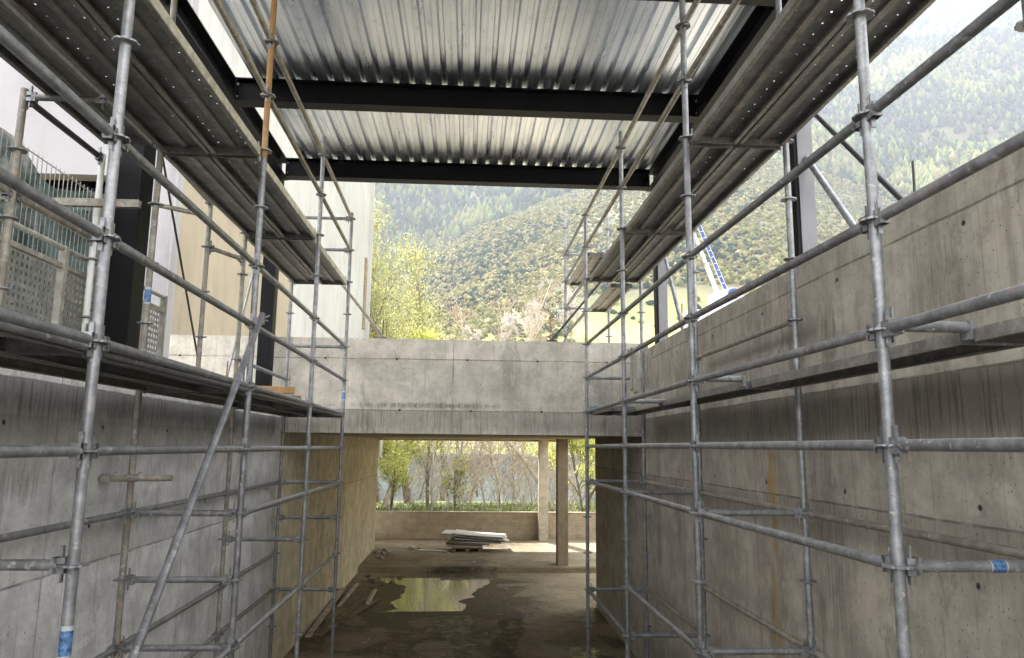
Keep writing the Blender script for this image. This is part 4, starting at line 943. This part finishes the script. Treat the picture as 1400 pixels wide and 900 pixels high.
tree('spring_tree', 'yellow green tree beside the white building, tallest of those behind the beam', 'tree', (-5.0, 43, -3.6), 21.5, .44, 3, 13000, .07, M['leaf_spring'], M['bark'], 11, (.0, 0), SP, .2, .2, 15, steep=.22, low=.3)
tree('spring_tree', 'rounded yellow green tree in the middle of the green group behind the beam', 'tree', (-3.1, 41, -3.4), 19.2, .50, 3, 13500, .07, M['leaf_spring'], M['bark'], 12, (.0, 0), SP, .2, .25, 15, steep=.22, low=.3)
tree('spring_tree', 'yellow green tree on the right side of the green group behind the beam', 'tree', (-1.5, 46, -4.1), 18.8, .46, 3, 10000, .07, M['leaf_spring'], M['bark'], 13, (.03, 0), SP, .18, .3, 14, steep=.22, low=.3)
tree('spring_tree', 'leaning brown trunk with light green leaves, seen left through the tunnel', 'tree', (-3.9, 36, -2.9), 9.5, .5, 3, 10000, .07, M['leaf_bright'], M['bark_pale'], 14, (.14, 0), SP, .15, .1, 9)
tree('spring_tree', 'bright yellow green tree seen right of the columns through the tunnel', 'tree', (5.4, 33.5, -2.9), 7.6, .62, 3, 14000, .06, M['leaf_bright'], M['bark'], 15, (-.02, 0), SP, .12, .02, 12)
tree('spring_tree', 'dark stemmed sapling with sparse green leaves, seen through the tunnel', 'tree', (-1.9, 37, -3.0), 8.6, .5, 3, 5200, .065, M['leaf_bright'], M['bark'], 16, (.05, 0), SP, .09, .1, 9)
tree('leafy_shrub', 'bright yellow green shrub close behind the block wall right of the columns', 'shrub', (4.75, 30.5, -2.8), 5.2, .9, 3, 9000, .06, M['leaf_bright'], M['bark'], 17, (.05, 0), None, .05, .02, 13)
tree('leafy_shrub', 'yellow green shrub close behind the left end of the block wall', 'shrub', (-3.1, 31.5, -2.8), 4.6, .8, 3, 4500, .055, M['leaf_bright'], M['bark'], 18, (-.05, 0), None, .05, .02, 12)
tree('leafy_shrub', 'low yellow green shrub behind the block wall above the panel stack', 'shrub', (-.5, 33.5, -2.9), 2.4, .8, 3, 1600, .05, M['leaf_bright'], M['bark'], 19, (.05, 0), None, .04, .02, 12)
for i, (x, y, h, lx, r0, mt, lb) in enumerate((
    (-1.6, 35, 6.6, .10, .07, 'bark_pale', 'slim pale bare tree leaning right, left part of the tunnel view'),
    (-.6, 38, 7.2, -.03, .10, 'bark', 'dark bare tree left of the middle of the tunnel view'),
    (.1, 34.5, 6.2, .12, .05, 'bark_pale', 'slender bare sapling near the middle of the tunnel view'),
    (.9, 36, 6.6, -.04, .06, 'bark_pale', 'many branched pale sapling right of the middle of the tunnel view'),
    (1.7, 39, 7.0, .06, .08, 'bark', 'brown bare tree behind the pale saplings'),
    (3.9, 33, 8.0, -.34, .15, 'bark_pale', 'thick pale trunk leaning left behind the columns'),
    (3.1, 35, 6.4, .02, .06, 'bark_pale', 'bare sapling just left of the farther column'),
    (-.1, 33, 5.6, -.12, .035, 'bark_pale', 'thin pale sapling leaning left just behind the block wall'), (1.3, 32.5, 5.8, .15, .035, 'bark_pale', 'thin pale sapling leaning right just behind the block wall'),
    (2.1, 34, 6.2, -.1, .04, 'bark_pale', 'thin pale sapling leaning left behind the right half of the panel stack'), (-1.0, 41, 7.5, .05, .09, 'bark', 'brown bare tree farther back at the left of the tunnel view'),
    (.6, 44, 8.2, .0, .10, 'bark', 'stout bare tree farther back at the middle of the tunnel view'), (2.7, 43, 8., -.05, .09, 'bark', 'stout bare tree farther back left of the columns'), (-2.6, 42, 7.5, .08, .08, 'bark', 'bare tree farther back behind the leaning green one'))):
    tree('bare_tree', lb, 'tree', (x, y, -2.9), h, .55, 3, 500, .05, M['bud'], M[mt], 30 + i, (lx, 0), BT, r0 * .72, .06, 15, steep=.3)
for i, (x, y, h, lb) in enumerate(((.4, 50, 17.5, 'pinkish budding tree left of centre above the beam'), (2.3, 48, 17., 'pinkish budding tree at the centre right above the beam'), (3.6, 52, 20.5, 'tallest pinkish budding tree, above the beam beside the right scaffold'), (5.2, 50, 18., 'pinkish budding tree behind the far scaffold bay'))):
    tree('budding_tree', lb, 'tree', (x, y, -4.6), h, .34, 3, 2600, .05, M['bud'], M['bark_pale'], 60 + i, (.0, 0), 'budding trees behind the beam', .12, .3, 13, steep=.6)
for i, (x, y, h, lb) in enumerate(((-6., 150, 7.5, 'pale blossoming bush partly behind the green trees'), (1.5, 146, 7.8, 'white blossoming bush low above the beam, left of the others'), (8., 152, 10.5, 'white blossoming bush in the middle of the blossoming row above the beam'), (15., 156, 12.5, 'wide white blossoming bush right of the middle one in the row above the beam'), (22., 158, 14., 'white blossoming bush at the right end of the blossoming row'), (40., 120, 6.5, 'white blossoming bush seen just above the right wall'))):
    tree('blossoming_tree', lb, 'tree', (x, y, float(terrain(x, y)) - .3), h * .8, .95, 2, 3600, .16, M['blossom'], M['bark'], 80 + i, (0, 0), BS, .16, .1, 11)
rg = random.Random(77); m = MB(); m.nofix = True
for _ in range(240):
    x, y = rg.uniform(-3.5, 7), rg.uniform(31, 43); p = Vector((x, y, -2.8)); a = rg.gauss(0, .4); d = Vector((math.sin(a), rg.gauss(0, .15), 1.)); L_ = rg.uniform(1.6, 5.2); r_ = rg.uniform(.008, .022)
    def stem(p, d, L_, r_, lv):
        pts = [p]; q = d.normalized()
        for i in range(5):
            q = (q + Vector((rg.gauss(0, .12) + (.05 if d.x > 0 else -.05), rg.gauss(0, .06), -.03))).normalized(); pts.append(pts[-1] + q * L_ / 5)
        m.path(pts, [r_ * (1 - .14 * i) for i in range(6)], 3)
        if lv < 2:
            for k in range(5 if lv == 0 else 3):
                i = rg.randint(1, 4); stem(pts[i], q + Vector((rg.gauss(0, .75), rg.gauss(0, .3), rg.uniform(-.1, .5))), L_ * rg.uniform(.25, .5), r_ * .6, lv + 1)
    stem(p, d, L_, r_, 0)
tag(m.build('brushwood', M['bark_pale']), 'tangle of thin pale bare stems behind the block wall', 'brushwood', kind='stuff')
# grass verge behind the block wall
rg = random.Random(3); m = MB(); m.nofix = True
for _ in range(2600):
    x = rg.uniform(-6, 9); y = 26.9 + rg.random() ** 1.2 * 14; z0 = -2.68 if y < 31 else float(-2.6 - (y - 31) * .04)
    h = rg.uniform(.05, .15) * (2.2 if rg.random() < .05 else 1); a = rg.uniform(0, 3.14); w = .018 + .012 * (y > 31); dx, dy = math.cos(a) * w, math.sin(a) * w; lx, ly = rg.gauss(0, .08), rg.gauss(0, .08)
    m.add([(x - dx, y - dy, z0 - .05), (x + dx, y + dy, z0 - .05), (x + lx, y + ly, z0 + h)], [(0, 1, 2)])
tag(m.build('grass', M['grassblade'], o=(0, 0, 0)), 'bright green grass growing behind the low block wall', 'grass', kind='stuff')

# ------------------------------------------------------------------ haze
hz = MB().box(-1450, 1500, -80, 1560, -12, 1000).build('haze', None, o=(0, 0, 0)); hz.data.materials.clear()
hm = bpy.data.materials.new('haze_air'); hm.use_nodes = True; nt = hm.node_tree; nt.nodes.clear()
pv = nt.nodes.new('ShaderNodeVolumePrincipled'); mo = nt.nodes.new('ShaderNodeOutputMaterial'); nt.links.new(pv.outputs[0], mo.inputs['Volume'])
pv.inputs['Color'].default_value = (.80, .87, 1., 1); pv.inputs['Density'].default_value = .00033; pv.inputs['Anisotropy'].default_value = .1
hz.data.materials.append(hm); hz.visible_shadow = True
tag(hz, 'thin pale haze in the valley air', 'haze', kind='stuff')

# ------------------------------------------------------------------ light, sky, camera
SAZ, SEL = R(-21), R(41)
sd = Vector((math.sin(SAZ) * math.cos(SEL), math.cos(SAZ) * math.cos(SEL), math.sin(SEL)))
L = bpy.data.lights.new('sun', 'SUN'); L.energy = 5.; L.angle = R(.5); L.color = (1., .94, .85)
lo = bpy.data.objects.new('sun', L); col.objects.link(lo); lo.rotation_euler = sd.to_track_quat('Z', 'Y').to_euler()
w = bpy.data.worlds.new('World'); sc.world = w; w.use_nodes = True; nt = w.node_tree; nt.nodes.clear()
sky = nt.nodes.new('ShaderNodeTexSky'); sky.sky_type = 'NISHITA'; sky.sun_disc = False; sky.sun_elevation = SEL; sky.sun_rotation = SAZ
sky.air_density = 1.2; sky.dust_density = 4.; sky.ozone_density = .6; sky.altitude = 1000
hs = nt.nodes.new('ShaderNodeHueSaturation'); hs.inputs['Saturation'].default_value = .42; nt.links.new(sky.outputs[0], hs.inputs['Color'])
# thin bright cloud veil
tc = nt.nodes.new('ShaderNodeTexCoord'); nz = nt.nodes.new('ShaderNodeTexNoise'); nz.inputs['Scale'].default_value = 2.2; nz.inputs['Detail'].default_value = 6; nt.links.new(tc.outputs['Generated'], nz.inputs['Vector'])
mr = nt.nodes.new('ShaderNodeMapRange'); mr.inputs['From Min'].default_value = .42; mr.inputs['From Max'].default_value = .62; mr.inputs['To Max'].default_value = .8; nt.links.new(nz.outputs['Fac'], mr.inputs['Value'])
mx = nt.nodes.new('ShaderNodeMix'); mx.data_type = 'RGBA'; nt.links.new(mr.outputs[0], mx.inputs[0]); nt.links.new(hs.outputs[0], mx.inputs[6]); mx.inputs[7].default_value = (9.2, 8.9, 8.4, 1)
bg = nt.nodes.new('ShaderNodeBackground'); nt.links.new(mx.outputs[2], bg.inputs[0]); bg.inputs[1].default_value = .15
wo = nt.nodes.new('ShaderNodeOutputWorld'); nt.links.new(bg.outputs[0], wo.inputs[0])

cam = bpy.data.cameras.new('camera'); co = bpy.data.objects.new('camera', cam); col.objects.link(co)
Rv, Uv, Fv = Vector((0.99819756, -0.05916467, 0.0100585)), Vector((-0.01926871, -0.15723024, 0.98737398)), Vector((0.05683615, 0.98578811, 0.15808687))
co.matrix_world = Matrix(((Rv.x, Uv.x, -Fv.x, 0), (Rv.y, Uv.y, -Fv.y, 0), (Rv.z, Uv.z, -Fv.z, 0), (0, 0, 0, 1)))
cam.sensor_width = 36; cam.lens = 1008.2 / 1400 * 36; cam.clip_start = .05; cam.clip_end = 6000
sc.camera = co
for o in sc.objects:
    if o.parent is None and o.type != 'LIGHT': o.location.z += ZO
sc.view_settings.view_transform = 'Standard'; sc.view_settings.look = 'None'; sc.view_settings.gamma = 1; sc.view_settings.exposure = 2.5
sc.cycles.max_bounces = 8; sc.cycles.diffuse_bounces = 5; sc.cycles.volume_bounces = 0; sc.cycles.use_denoising = True; sc.cycles.transparent_max_bounces = 16
